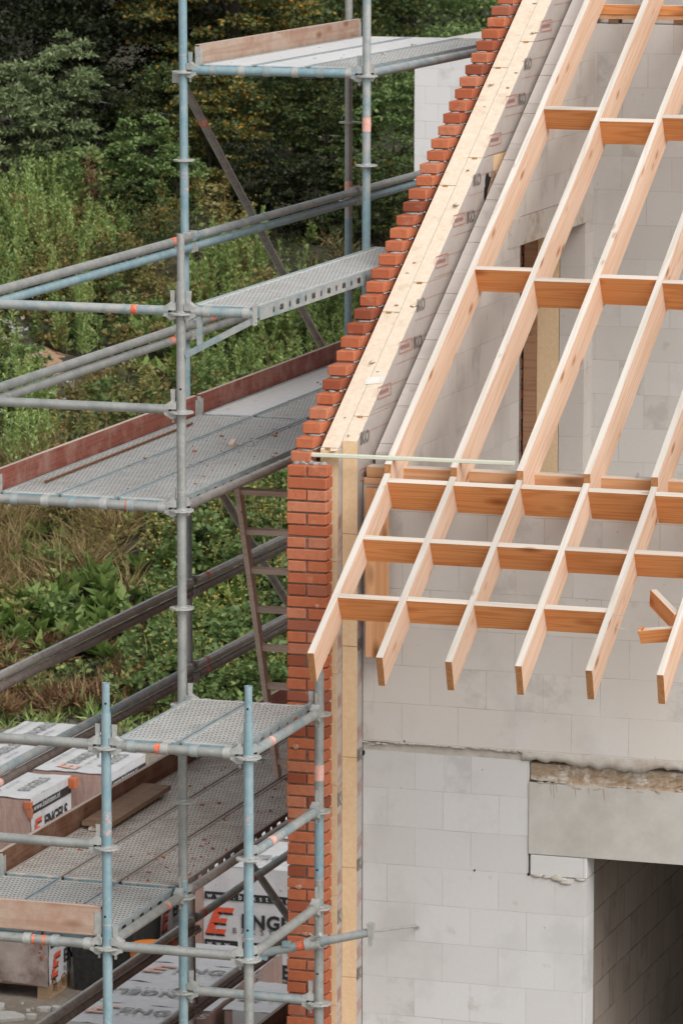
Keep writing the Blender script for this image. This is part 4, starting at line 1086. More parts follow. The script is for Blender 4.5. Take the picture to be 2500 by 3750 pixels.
def plank_parts(l, wdt, kind):
    key = (l, wdt, kind)
    if key in _pm: return _pm[key]
    top, side = {'clean': ('plank_clean', 'plank_side'), 'dirty': ('plank_dirty', 'plank_side_brown'), 'smooth': ('smooth_deck', 'plank_side')}[kind]
    h = wdt/2; a, b = .035, l-.035
    mb = MB()
    mb.box(-h+.012, h-.012, a, b, .040, .0435)
    mb.box(-h+.013, h-.013, a, a+.022, .0435, .0462); mb.box(-h+.013, h-.013, b-.022, b, .0435, .0462)
    if kind == 'smooth':
        for i in range(5): mb.box(-h+.03+.05*i, -h+.033+.05*i, a+l*.55, b-.05, .0436, .0452)
    r = [('tread', mb.mesh('tread', [M[top]]))]
    for s_ in (-1, 1):   # raised rims
        x0, x1 = sorted((s_*h, s_*(h-.015)))
        mb = MB(); mb.box(x0, x1, a, b, .0405, .048); r.append(('raised_rim', mb.mesh('raised_rim', [M['rim_dirty' if kind == 'dirty' else 'rim']])))
    for s_ in (-1, 1):
        mb = MB()
        holed_side(mb, s_*(h-.001), a, b, -.022, .040, 0)
        x0, x1 = sorted((s_*(h-.001), s_*(h-.018))); mb.box(x0, x1, a, b, -.0245, -.022)
        r.append(('side_flange', mb.mesh('side_flange', [M[side]])))
    for q0, q1 in ((a-.003, a), (b, b+.003)):
        mb = MB(); mb.box(-h+.004, h-.004, q0, q1, -.012, .0395)
        r.append(('end_plate', mb.mesh('end_plate', [M['blue']])))
    for x in (-h+.06, h-.075):
        for e, sg in ((0, 1), (l, -1)):
            mb = MB()
            mb.tube((x, e, .012), (x+.038, e, .012), .0288, seg=18)
            y0, y1 = sorted((e-sg*.004, e+sg*.040)); mb.box(x+.001, x+.037, y0, y1, .0335, .0412)
            r.append(('claw', mb.mesh('claw', [M['mix' if kind != 'dirty' and (x < 0) else 'galv']])))
    _pm[key] = r; return r
def plank(x0, y0, l, z, label, kind='clean', wdt=PW, group='steel deck planks'):
    t = thing('deck_plank', label, 'deck plank', (x0+wdt/2, y0, z), group)
    for nm, me in plank_parts(round(l, 3), wdt, kind):
        o = bpy.data.objects.new(nm, me); C.objects.link(o); o.parent = t
    return t
PXS = (-.985, -.6675, -.35)
side_n = ('outer', 'centre', 'house side')
def deck(y0, l, z, text, kinds, wdt=PW):
    for i, x in enumerate(PXS):
        k = kinds[i]
        ww = wdt
        plank(x, y0, l, z, f'{side_n[i]} steel plank of {text}', k, ww)
deck(Y0, 1.09, L1, 'the lower deck, right behind the pale toe board', ('clean', 'clean', 'clean'))
deck(Y1, 3.07, L1, 'the lower deck, long dirty middle length', ('dirty', 'dirty', 'dirty'))
deck(Y2, 3.07, L1, 'the lower deck, far length by the ladder foot', ('dirty', 'dirty', 'dirty'))
deck(Y1, 3.07, L2, 'the middle deck, near length with brick chips', ('clean', 'clean', 'clean'))
deck(Y2, 3.07, L2, 'the middle deck, far length towards the gable', ('smooth', 'clean', 'clean'))
deck(Y2, 3.07, L3, 'the top deck', ('smooth', 'smooth', 'clean'))
deck(Y2, 3.07, L0, 'the lowest deck, at the bottom edge', ('dirty', 'dirty', 'dirty'))
plank(.055, Y0, 1.09, 1.0, 'left steel plank of the small landing deck', 'clean')
plank(.375, Y0, 1.09, 1.0, 'right steel plank of the small landing deck, with an orange mark', 'clean')
plank(.06, Y1, 3.07, 3.0, 'narrow steel plank of the bracket deck above the middle deck', 'clean', .345)
# console bracket
t = thing('console_bracket', 'triangular steel bracket carrying the narrow bracket deck', 'bracket', (XI, Y1, 3.0))
mb = MB(); mb.tube((.06, Y1, 3.012), (.385, Y1, 3.012), TR, seg=18, hollow=True); mb.build('tube', M['mix'], t)
wedge_head(t, (XI, Y1, 3.0), (1, 0, 0), 'galv')
mb = MB(); mb.box(.088, .112, Y1-.012, Y1+.012, 2.845, 2.99); mb.build('strut', M['mix'], t)
mb = MB(); a, b = Vector((.025, Y1, 2.79)), Vector((.395, Y1, 2.985)); dn = (b-a).normalized(); nn = Vector((-dn.z, 0, dn.x))*.016
mb.hexa([a-nn+Vector((0, -.014, 0)), b-nn+Vector((0, -.014, 0)), b-nn+Vector((0, .014, 0)), a-nn+Vector((0, .014, 0)), a+nn+Vector((0, -.014, 0)), b+nn+Vector((0, -.014, 0)), b+nn+Vector((0, .014, 0)), a+nn+Vector((0, .014, 0))])
mb.build('diagonal_strut', M['mix'], t)
mb = MB(); mb.box(.385, .397, Y1-.022, Y1+.022, 2.955, 3.062); mb.build('end_stop', M['galv'], t)
mb = MB(); mb.tube((XI+.1, Y0+.28, 1.0437), (XI+.42, Y0+.30, 1.0437), .001, seg=4)

# --- toe boards
def toeboard(p0, p1, z, label, mat, h=.148, fit=True, th=.028):
    p0, p1 = Vector((*p0, z)), Vector((*p1, z)); x = (p1-p0).normalized(); l = (p1-p0).length
    zz = Vector((0, 0, 1)); y = zz.cross(x)
    t = thing('toe_board', label, 'toe board', p0, 'toe boards along the deck edges')
    t.matrix_world = matrix(p0, x, y, zz); t['_w'] = (0, 0, 0)
    mb = MB(); mb.box(.03, l-.03, -th/2, th/2, 0, h, 0, 1, 2); o = mb.build('board', [M[mat], M['board_edge'], M['brownboard']], t, bevel=.002)
    if fit:
        for a, sg in ((.03, 1), (l-.03, -1)):
            mb = MB()
            lo, hi = sorted((a, a+sg*.035))
            for s_ in (-1, 1):
                y0, y1 = sorted((s_*th/2, s_*(th/2+.003)))
                mb.box(lo, hi, y0, y1, .02, h-.025); 
            lo, hi = sorted((a-sg*.003, a)); mb.box(lo, hi, -th/2, th/2, .01, h-.012)
            lo, hi = sorted((a-sg*.022, a-sg*.003)); mb.box(lo, hi, -.004, .004, -.03, .09)
            mb.build('metal_end', M['galv'], t)
    return t
XT = XO+.075
toeboard((XT, Y1), (XT, Y2), 2.008, 'long red stained toe board on the outer edge of the middle deck, far left', 'redboard')
toeboard((XT, Y2), (XT, Y3), 2.008, 'dark red toe board on the middle deck, right of the grey pole', 'redboard')
toeboard((XT, Y2), (XT, Y3), 4.008, 'faded reddish toe board on the outer edge of the top deck', 'paleboard')
toeboard((XT, Y1), (XT, Y2), .008, 'long dark brown toe board on the outer edge of the lower deck', 'brownboard')
toeboard((XT, Y2), (XT, Y3), .008, 'far red brown toe board of the lower deck behind the ladder foot', 'redboard')
toeboard((XT, Y2), (XT, Y3), -1.995, 'brown toe board of the lowest deck at the bottom edge', 'brownboard')
tb = toeboard((XO, Y0+.012), (XI, Y0+.012), .055, 'pale weathered wooden toe board across the near end of the lower deck', 'paleboard', .147)
mb = MB(); l = 1.09
for z in (.118,): mb.tube((l-.055, -.0145, z), (l-.055, -.0185, z), .009, seg=10)
mb.tube((l-.06, -.0145, .02), (l-.06, -.0185, .02), .012, seg=10)
mb.build('bolt_head', M['galv'], tb)

# --- ladder
t = thing('ladder', 'dusty wooden ladder leaning between the lower and the middle deck beside the brick pier', 'ladder', (-.38, 3.75, .05))
a, b = Vector((-.38, 3.73, .046)), Vector((-.38, 2.95, 2.08))
dl = (b-a).normalized(); ny = dl.cross(Vector((1, 0, 0)))
for x in (0, .42):
    mb = MB(); o_ = Vector((x, 0, 0)); w_ = Vector((.014, 0, 0)); q = ny*.03
    mb.hexa([a+o_-w_-q, a+o_+w_-q, a+o_+w_+q, a+o_-w_+q, b+o_-w_-q, b+o_+w_-q, b+o_+w_+q, b+o_-w_+q]); mb.build('side_rail', M['ladderwood'], t)
LL = (b-a).length
for k in range(9):
    c_ = a+dl*(.115+.2505*k)
    if (c_-a).length > LL-.05: break
    mb = MB(); q, r_ = ny*.014, dl*.016
    mb.hexa([c_+Vector((.014, 0, 0))+i*q+j*r_ for i, j in ((-1, -1), (-1, 1), (1, 1), (1, -1))]+[c_+Vector((.406, 0, 0))+i*q+j*r_ for i, j in ((-1, -1), (-1, 1), (1, 1), (1, -1))]); mb.build('rung', M['ladderwood'], t)

# --- wall tie
t = thing('wall_tie', 'short blue grey tie tube with a coupler and hook, pointing at the block wall', 'tie tube', (.5, .97, -.22))
a, b = Vector((.50, .985, -.222)), Vector((1.03, 1.10, -.108))
a = Vector((.452, 1.03, -.245)); b = Vector((1.03, 1.03, -.088))
mb = MB(); mb.tube(a, b, TR*.92, seg=16, hollow=True); mb.build('tube', M['mix'], t)
dd = (b-a).normalized(); c_ = a+dd*((XE-.02-a.x)/dd.x)
mb = MB(); mb.tube(c_-dd*.03, c_+dd*.045, TR+.009, seg=14); mb.box(XE-.036, XE+.036, 1.045, Y1+.034, c_.z-.026, c_.z+.03); mb.tube((XE-.005, 1.0, c_.z+.03), (XE+.03, .985, c_.z+.055), .009, seg=8); mb.tube((XE+.03, .985, c_.z+.055), (XE+.045, .98, c_.z+.065), .014, seg=6)
mb.build('coupler', M['galv'], t)
mb = MB(); mb.tube(c_-dd*.075, c_-dd*.033, TR+.001, seg=14, caps=False); mb.build('paint_mark', M['orange_paint'], t)
mb = MB(); mb.hexa([b+Vector(v) for v in ((-.012, -.02, -.075), (.002, -.02, -.075), (.002, .012, -.075), (-.012, .012, -.075), (-.02, -.028, .045), (.012, -.028, .045), (.012, .02, .045), (-.02, .02, .045))]); mb.build('end_hook', M['galv'], t)
mb = MB(); mb.hexa([a+Vector(v) for v in ((-.05, -.015, -.02), (.02, -.015, -.035), (.02, .015, -.035), (-.05, .015, -.02), (-.05, -.015, .01), (.03, -.015, .03), (.03, .015, .03), (-.05, .015, .01))]); mb.box(a.x+.11, a.x+.15, 1.0, 1.03, a.z+.05, a.z+.075); mb.build('end_clamp', M['blue'], t)
mb = MB(); mb.tube(b, (1.064, FY0+.03, -.2256), .006, seg=8); mb.tube((1.064, FY0-.004, -.2256), (1.064, FY0+.004, -.2256), .011, seg=8)
tag(mb.build('anchor_rod', M['galv'], loc=(1.064, FY0, -.2256)), 'thin steel anchor rod running from the tie hook into the block wall', 'anchor rod')

# --- loose things on the decks
for nm, x, dz, lab, y0, y1 in (('loose_board', -.925, 0, 'old brown loose board lying on the lower deck, against the toe board', 2.17, 3.15), ('loose_board', -.835, .004, 'old brown loose board lying on the lower deck, away from the toe board', 2.12, 3.12)):
    mb = MB(); mb.box(-.043, .043, 0, y1-y0, 0, .026, 0)
    o = bpy.data.objects.new(nm, mb.mesh(nm, [M['oldwood']])); C.objects.link(o); o.location = (x, y0, .05+dz+.016); o.rotation_euler = (.004, 0, .012)
    tag(o, lab, 'board', 'loose boards on the lower deck')
mb = MB(); mb.box(-.06, .02, 0, .05, 0, .016)
o = bpy.data.objects.new('packing_piece', mb.mesh('packing_piece', [M['ladderwood']])); C.objects.link(o); o.location = (-.86, 2.14, .0485); tag(o, 'flat pale scrap under the end of the loose boards', 'scrap')
mb = MB(); mb.tube((-.874, 1.436, 2.054), (-.886, 3.72, 2.054), .006, seg=8)
for k in range(150): mb.tube((-.874-.00525*(k*.0152), 1.44+k*.0152, 2.054), (-.874-.00525*(k*.0152), 1.443+k*.0152, 2.054), .0072, seg=6, caps=False)
tag(mb.build('rusty_rod', M['rust'], loc=(-.88, 1.436, 2.054)), 'thin rusty ribbed rod lying along the outer plank of the middle deck', 'rod')
mb = MB()
def spot(x, y, z, r): chip(mb, (x, y, z), r)
for q in range(46): spot(rnd.uniform(-.75, -.05), rnd.choice((rnd.uniform(1.3, 3.9), rnd.gauss(2.6, .4))), 2.0438, rnd.choice((.003, .004, .006, .008, .014)))
for q in range(30): spot(-.36+rnd.uniform(-.03, .03), rnd.uniform(1.7, 3.8), 2.046, rnd.choice((.003, .005, .008)))
for q in range(190): spot(rnd.uniform(-.95, -.05) if rnd.random() < .5 else rnd.uniform(-.36, -.06), rnd.uniform(1.15, 4.1), .0438, rnd.choice((.003, .004, .004, .006, .008, .013)))
for q in range(40): spot(-.36+rnd.uniform(-.05, .05), rnd.uniform(.05, 1.05), .0438, rnd.choice((.004, .006, .008)))
for q in range(14): spot(rnd.uniform(-.9, -.1), rnd.uniform(4.3, 6.5), 2.0438, rnd.choice((.005, .008)))
tag(mb.build('brick_rubble', M['rubble'], loc=(-.5, 2.5, .05)), 'orange brick chips scattered over the lower and middle decks', 'rubble', kind='stuff')
mb = MB()
for (x, y, z, r) in ((-.30, 5.45, 4.044, .022), (-.42, 5.0, 4.044, .013), (-.10, 6.2, 4.044, .02), (-.06, 6.9, 4.047, .03), (-.55, 4.9, 4.044, .012), (-.38, 6.3, 4.044, .028), (-.3, 3.05, 2.044, .028), (-.33, 3.2, 2.044, .02), (.5, .95, 1.044, .012), (.45, 1.0, 1.044, .016), (-.2, 3.3, .044, .012)): chip(mb, (x, y, z), r)
for q in range(30): chip(mb, (rnd.uniform(-.9, -.05), rnd.uniform(4.3, 7), 4.044), rnd.uniform(.003, .008))
for q in range(30): chip(mb, (rnd.uniform(.1, .6), rnd.uniform(.6, 1.05), 1.044), rnd.uniform(.003, .007))
tag(mb.build('mortar_crumbs', M['stone'], loc=(-.3, 5, 4)), 'grey mortar crumbs and stones scattered over the decks', 'rubble', kind='stuff')

# ================================================================== ground and what stands on it
FX, FY = -math.sin(YAW), math.cos(YAW)
def W(s, d): return (CAM.x+FY*s+FX*d, CAM.y-FX*s+FY*d)
def hgt(s, d):
    """terrain height: level yard, then a bank rising away from the house"""
    s, d = np.asarray(s, float), np.asarray(d, float)
    t_ = np.clip((d-45)/16, 0, 1)
    z = GROUND+4.0*(0.85*t_+0.15*t_*t_*(3-2*t_))+np.clip(d-61, 0, 60)*.03
    k = np.clip((d-44.5)/2, 0, 1)*np.clip((140-d)/60, 0, 1)
    return z+k*(.12*np.sin(s*1.3+d*.7)+.09*np.sin(s*2.7-d*1.9+1)+.05*np.sin(s*5.1+d*4.3))
ss = np.concatenate([[-900, -300, -100, -40, -20, -12], np.arange(-9, 7.01, .25), [10, 18, 40, 100, 300, 900]])
ds = np.concatenate([[-600, -150, -40, 0, 15, 25, 32], np.arange(36, 75, .25), [78, 82, 88, 95, 105, 120, 160, 300, 700, 1800]])
SS, DD = np.meshgrid(ss, ds)
HH = hgt(SS, DD)
vx = CAM.x+FY*SS+FX*DD; vy = CAM.y-FX*SS+FY*DD
nS, nD = len(ss), len(ds)
me = bpy.data.meshes.new('ground')
me.from_pydata(np.stack([vx.ravel(), vy.ravel(), HH.ravel()], 1).tolist(), [], [(j*nS+i, j*nS+i+1, (j+1)*nS+i+1, (j+1)*nS+i) for j in range(nD-1) for i in range(nS-1)])
me.polygons.foreach_set('use_smooth', [True]*len(me.polygons)); me.materials.append(M['earth'])
o = bpy.data.objects.new('ground', me); C.objects.link(o); tag(o, 'sandy yard and weedy bank of bare earth', None, kind='structure')

# --- brick packs
G_PK = 'foil wrapped brick packs in the yard'
def logo(rd, bkk, o, u, v, h, sh=.38):
    """slanted letter built of small bricks"""
    c = h/4.6; rd.new(); bkk.new()
    def cell(x0, x1, r): rd.quad(Vector(o)+Vector(v)*(r*h/5), u, v, x0+sh*r*h/5, x1+sh*r*h/5, h*.012, h/5-h*.008, 0, sh)
    a = h*.30
    for r, ext in ((0, 1), (1, 0), (2, 1), (3, 0), (4, 1)):
        cell(0, a*(1 if not ext else 1.15), r)
        if ext:
            w_ = .62 if r == 2 else .72
            cell(a*1.22, h*w_, r)
            yb = r*h/5
            for x0, x1 in ((a*.55 if r else 0, a*1.15), (a*1.22, h*w_)):
                bkk.quad(Vector(o)+Vector(v)*yb, u, v, x0+sh*yb, x1+sh*yb, -h*.07, h*.010, 0, -sh*1.6)
def pallet(t, x0, x1, y0, y1, z):
    for k in range(5):
        y = y0+(y1-y0)*k/5; mb = MB(); mb.box(x0, x1, y+.01, y+(y1-y0)/5-.02, z+.105, z+.128); mb.build('pallet_slat', M['palletwood'], t)
    for k in range(3):
        x = x0+(x1-x0-.1)*k/2
        mb = MB(); mb.box(x, x+.1, y0, y1, z, z+.022)
        mb.build('pallet_runner', M['palletwood'], t)
        for q in range(3):
            y = y0+(y1-y0-.1)*q/2; mb = MB(); mb.box(x+.002, x+.098, y+.004, y+.1, z+.022, z+.105); mb.build('pallet_block', M['palletwood'], t)
def sheet(mb, o, u, v, lu, lv, n_, amp, nu=14, nv=10, drop=0, seed=0):
    r_ = random.Random(seed); o, u, v, n_ = map(Vector, (o, u, v, n_))
    ph = [r_.uniform(0, 6) for _ in range(4)]
    vs = []
    for j in range(nv+1):
        for i in range(nu+1):
            a, b = i/nu, j/nv
            q = amp*(math.sin(a*11+ph[0])*math.sin(b*9+ph[1])+.6*math.sin(a*23+b*17+ph[2]))+r_.uniform(-amp, amp)*.5
            if drop and j == 0: b -= drop*r_.uniform(.2, 1.3)
            vs.append(o+u*(a*lu)+v*(b*lv)+n_*(q+amp*1.7))
    mb.add(vs, [(j*(nu+1)+i, j*(nu+1)+i+1, (j+1)*(nu+1)+i+1, (j+1)*(nu+1)+i) for j in range(nv) for i in range(nu)], 0, True)
def pack(x0, x1, y0, y1, z1, label, top=None, right=None, front=None, front_from=0.0, body='foilbrick', seed=1, z0=None, pal=True):
    base = GROUND if z0 is None else z0
    t = thing('brick_pack', label, 'brick pack', (x0, y0, base), G_PK)
    zb = base+.13 if pal else base
    mb = MB(); mb.cbox(x0, x1, y0, y1, zb, z1, .015); mb.build('brick_stack', M[body], t)
    if pal: pallet(t, x0, x1, y0, y1, base)
    bk_, rd_, fb_, fr_ = Prints(), Prints(), Prints(), Prints()
    if top:
        mb = MB(); sheet(mb, (x0-.008, y0-.008, z1), (1, 0, 0), (0, 1, 0), x1-x0+.016, y1-y0+.016, (0, 0, 1), .004, seed=seed); mb.build('top_sheet', M['white_foil'], t)
        zt = z1+.0165
        if top == 'y':
            for x, tx, s_ in ((x0+.32, 'ENGELS', .11), (x0+.42, 'BAKSTEEN', .035), (x0+.10, 'www.baksteen.nl', .05)):
                fb_.text(tx, s_, (x, y0+.30, zt), (0, 1, 0), (-1, 0, 0), 0, .03 if s_ > .1 else 0, 1.1 if s_ > .1 else 1.3)
            logo(fr_, fb_, (x0+.38, y0+.06, zt), (0, 1, 0), (-1, 0, 0), .2)
            for x, tx in ((x0+.62, 'ENGELS'),): fb_.text(tx, .1, (x, y0+.25, zt), (0, 1, 0), (-1, 0, 0), 0, .03, 1.1)
        else:
            sg = 1 if top == 'x' else -1
            ox = x0+.26 if sg > 0 else x1-.26
            yy = y0+.30 if sg > 0 else y0+.34
            fb_.text('ENGELS', .12, (ox, yy, zt), (sg, 0, 0), (0, sg, 0), 0, .03, 1.1)
            fb_.text('BAKSTEEN', .04, (ox, yy-sg*.08, zt), (sg, 0, 0), (0, sg, 0), 0, 0, 1.9)
            logo(fr_, fb_, (ox-sg*.24, yy-sg*.06, zt), (sg, 0, 0), (0, sg, 0), .2)
    if right:
        mb = MB(); sheet(mb, (x1, y0+.0, zb+right*(z1-zb)), (0, 1, 0), (0, 0, 1), y1-y0, (z1-zb)*(1-right)+.008, (1, 0, 0), .003, drop=.08, seed=seed+1); mb.build('side_sheet', M['white_foil'], t)
        xx = x1+.0135
        for zt in (z1-.09, z1-.49):
            bk_.new(); bk_.quad((xx, y0+.02, zt), (0, 1, 0), (0, 0, 1), 0, y1-y0-.04, -.045, .03)
            bk_.text('ENGELS', .105, (xx+.001, y0+.31, zt-.22), (0, 1, 0), (0, 0, 1), 0, .03, 1.0)
            logo(rd_, bk_, (xx+.001, y0+.03, zt-.29), (0, 1, 0), (0, 0, 1), .19)
            bk_.text('BAKSTEEN', .04, (xx+.001, y0+.31, zt-.29), (0, 1, 0), (0, 0, 1), 0, 0, 1.7)
        wh = Prints()
        for zt in (z1-.09, z1-.49): wh.text('www.baksteen.nl', .052, (xx+.0015, y0+.05, zt-.022), (0, 1, 0), (0, 0, 1), 0, .012, 1.15)
        wh.build('white_lettering', M['white_foil'], t)
    if front:
        xs = x0+front_from
        mb = MB(); sheet(mb, (xs, y0, zb+.02), (1, 0, 0), (0, 0, 1), x1-xs, z1-zb-.015, (0, -1, 0), .003, 20, 16, drop=.04, seed=seed+2); mb.build('front_sheet', M['white_foil'], t)
        yy = y0-.0135
        wh = Prints()
        for zt in (z1-.27, z1-.665, z1+.125):
            if zt < z1-.05:
                bk_.new(); bk_.quad((xs+.01, yy, zt), (1, 0, 0), (0, 0, 1), 0, x1-xs-.02, 0, .062)
                wh.text('www.baksteen.nl', .042, (xs+.03, yy-.0012, zt+.012), (1, 0, 0), (0, 0, 1), 0, .008, 2.0)
            if zt-.06 < z1:
                if zt-.15 < z1-.12:
                    bk_.text('ENGELS', .108, (xs+.325, yy-.001, zt-.215), (1, 0, 0), (0, 0, 1), 0, .04, 1.08)
                    logo(rd_, bk_, (xs+.015, yy-.001, zt-.285), (1, 0, 0), (0, 0, 1), .225)
                else:
                    rd_.quad((xs+.03, yy-.001, zt-.262), (1, 0, 0), (0, 0, 1), .02, .10, 0, .036, 0, .38); rd_.quad((xs+.03, yy-.001, zt-.262), (1, 0, 0), (0, 0, 1), .11, .165, 0, .036, 0, .38)
                    bk_.quad((xs+.02, yy-.001, zt-.285), (1, 0, 0), (0, 0, 1), .02, .10, 0, .02, 0, -.5); bk_.quad((xs+.02, yy-.001, zt-.285), (1, 0, 0), (0, 0, 1), .115, .17, 0, .02, 0, -.5)
                bk_.text('BAKSTEEN', .046, (xs+.25, yy-.001, zt-.268), (1, 0, 0), (0, 0, 1), 0, 0, 2.1)
        wh.build('white_lettering', M['white_foil'], t)
    for nm, q, mm in (('black_print', bk_, 'black_ink'), ('red_print', rd_, 'red_ink'), ('faded_print', fb_, 'faded_ink'), ('faded_red_print', fr_, 'faded_red_ink')):
        if q.v: q.build(nm, M[mm], t)
    return t
TP = -2.9
p = pack(-7.12, -6.385, 14.96, 15.90, TP, 'white topped brick pack with torn corners showing orange bricks, nearest of the far stack', 'y', .12, None, seed=5)
mb = MB(); mb.cbox(-6.44, -6.374, 14.945, 15.0, TP-.085, TP-.025, .004); mb.hexa([(-6.39, 14.947, TP-.17), (-6.372, 14.947, TP-.17), (-6.372, 14.98, TP-.17), (-6.39, 14.98, TP-.17), (-6.43, 14.945, TP-.085), (-6.370, 14.945, TP-.085), (-6.370, 15.0, TP-.085), (-6.43, 15.0, TP-.085)]); mb.build('exposed_brick', M['brick'], p)
mb = MB(); mb.cbox(-6.40, -6.315, 15.82, 15.915, TP-.09, TP+.0, .004); mb.build('exposed_brick', M['brick'], p)
mb = MB(); mb.cbox(-.10, .10, -.045, .045, 0, .06, .004)
o = bpy.data.objects.new('loose_brick', mb.mesh('loose_brick', [M['brick']])); C.objects.link(o); o.location = (-6.93, 15.42, TP+.018); o.rotation_euler = (0, 0, .5); tag(o, 'single orange brick lying on a white brick pack at the far left', 'brick')
pack(-6.815, -6.085, 16.07, 16.95, TP, 'white topped brick pack behind the torn one, its far end above the brown toe board', 'y', .12, None, seed=9)
pack(-7.58, -6.85, 16.07, 16.95, TP, 'white topped brick pack half cut off by the left edge', 'y', .12, None, seed=12)
pack(-7.62, -6.88, 17.05, 17.95, TP, 'farthest white topped brick pack at the left edge, just under the weeds', 'y', .12, None, seed=13)
p = pack(-6.5, -5.36, 12.76, 13.24, -3.05, 'brick pack in dusty grey foil with a small white paper, standing on a pallet', None, .06, None, body='clear_foil', seed=15)
mb = MB(); mb.quad((-5.87, 12.752, -3.56), (1, 0, .0), (0, 0, 1), 0, .15, 0, .105); mb.build('paper_label', M['white_sticker'], p)
mb = MB(); sheet(mb, (-6.5, 12.76, -3.86), (1, 0, 0), (0, 0, 1), 1.14, .8, (0, -1, 0), .008, 24, 18, drop=.03, seed=3); mb.build('front_sheet', M['clear_foil'], p)
mb = MB()
for k in range(7): blob(mb, (-5.43+rnd.uniform(-.02, .02), 12.745, -3.36-.05*k), .012, .004, rnd.uniform(.012, .03), 0, 1, .4)
mb.build('foil_tear', M['brick'], p)
t = thing('black_bin', 'dusty black plastic bin beside the grey wrapped brick pack', 'bin', (-5.3, 13.1, GROUND))
mb = MB(); mb.hexa([(-5.28, 13.12, GROUND), (-4.78, 13.12, GROUND), (-4.78, 13.7, GROUND), (-5.28, 13.7, GROUND), (-5.31, 13.08, -3.12), (-4.74, 13.08, -3.12), (-4.74, 13.74, -3.12), (-5.31, 13.74, -3.12)]); mb.build('bin_body', M['blackplastic'], t)
mb = MB(); mb.cbox(-5.33, -4.72, 13.06, 13.76, -3.118, -3.07, .01); mb.build('bin_rim', M['blackplastic'], t)
t = thing('orange_tub', 'orange plastic tub half hidden behind the scaffold tubes', 'tub', (-4.6, 13.1, GROUND))
mb = MB(); mb.tube((-4.60, 13.05, GROUND), (-4.60, 13.05, -3.58), .13, .17, seg=24); mb.build('tub_body', M['orangeplastic'], t)
mb = MB(); mb.tube((-4.60, 13.05, -3.58), (-4.60, 13.05, -3.555), .18, .18, seg=24); mb.build('tub_rim', M['orangeplastic'], t)
pack(-5.62, -4.86, 13.95, 14.85, -2.92, 'brick pack with red print seen between the blue poles at bottom left', 'y', .1, None, seed=21)
pack(-3.55, -2.86, 8.56, 9.10, -2.92, 'nearest white brick pack with a black web address band, at the bottom edge', 'x', None, True, seed=31)
pack(-3.55, -2.70, 9.12, 9.70, -2.92, 'second white topped brick pack of the row at the bottom', 'f', None, None, seed=32)
pack(-3.55, -2.75, 9.72, 10.26, -2.92, 'third white topped brick pack of the row at the bottom', 'x', None, None, seed=33)
pack(-3.55, -2.75, 10.28, 10.86, -2.92, 'farthest white topped brick pack of the row at the bottom, print upside down', 'f', None, True, seed=34)
pack(-2.64, -1.75, 9.22, 10.0, -2.93, 'brick pack with a black band, low beside the brick pier', 'x', None, True, .07, seed=36)
pack(-4.46, -3.30, 13.45, 14.40, -2.97, 'big white printed brick pack facing the camera left of the brick pier', 'x', None, True, .17, seed=41)
pack(-4.40, -3.30, 14.45, 15.35, -2.95, 'white topped brick pack right behind the big printed one', 'x', None, None, seed=42)
pack(-4.30, -3.30, 15.40, 16.30, -2.95, 'white topped brick pack two rows behind the big printed one', 'f', None, None, seed=43)
mb = MB()
for (x, y, r) in ((-5.75, 12.3, .22), (-5.5, 12.15, .16), (-5.28, 12.45, .06), (-5.2, 12.5, .05), (-5.9, 11.9, .14), (-5.3, 12.2, .05), (-5.12, 12.62, .07), (-5.05, 12.3, .06)):
    n_ = 9; poly = [(x+r*rnd.uniform(.7, 1.15)*math.cos(6.283*k/n_), y+r*.8*rnd.uniform(.7, 1.15)*math.sin(6.283*k/n_), GROUND-.01) for k in range(n_)]
    mb.prism(poly, (.01, 0, rnd.uniform(.025, .06)))
for q in range(60): chip(mb, (rnd.uniform(-6.3, -4.6), rnd.uniform(11.4, 12.7), GROUND), rnd.uniform(.008, .03))
tag(mb.build('concrete_rubble', M['stone'], loc=(-5.5, 12, GROUND)), 'broken concrete lumps and stones on the sandy ground at bottom left', 'rubble', kind='stuff')

# --- white block building beyond
t = thing('block_building', 'white block building far behind the brick gable steps', 'building', (-7.6, 30, GROUND))
mb = MB(); mb.box(-7.6, 4.0, 30, 38, GROUND-1, 2.58); mb.build('wall', M['block_far'], t)
mb = MB(); mb.box(-7.62, 4.02, 29.98, 38.02, 2.582, 2.64); mb.build('roof_slab', M['concrete'], t)

# ================================================================== planting
def leafmesh(name, P, D, Ls, Wd, mats, mi=None):
    """one kite shaped leaf per row: base point, axis, length, half width"""
    P, D = np.asarray(P), np.asarray(D); n = len(P)
    D = D/np.linalg.norm(D, axis=1, keepdims=True)
    r_ = RNG.normal(size=(n, 3))*.7+np.array([0, 0, 1.1]); sd = np.cross(D, r_); sd /= np.linalg.norm(sd, axis=1, keepdims=True)+1e-9
    Ls = np.broadcast_to(Ls, n)[:, None]; Wd = np.broadcast_to(Wd, n)[:, None]
    nn = np.cross(sd, D)
    v = np.stack([P, P+D*Ls*.45+sd*Wd+nn*Wd*.25, P+D*Ls-nn*Ls*.12, P+D*Ls*.45-sd*Wd+nn*Wd*.25], 1).reshape(-1, 3)
    me = bpy.data.meshes.new(name)
    me.vertices.add(4*n); me.loops.add(4*n); me.polygons.add(n)
    me.vertices.foreach_set('co', v.ravel()); me.loops.foreach_set('vertex_index', np.arange(4*n))
    me.polygons.foreach_set('loop_start', np.arange(0, 4*n, 4)); me.polygons.foreach_set('loop_total', np.full(n, 4))
    for m in mats: me.materials.append(m)
    if mi is not None: me.polygons.foreach_set('material_index', np.asarray(mi, int))
    me.update(); me.validate(); return me
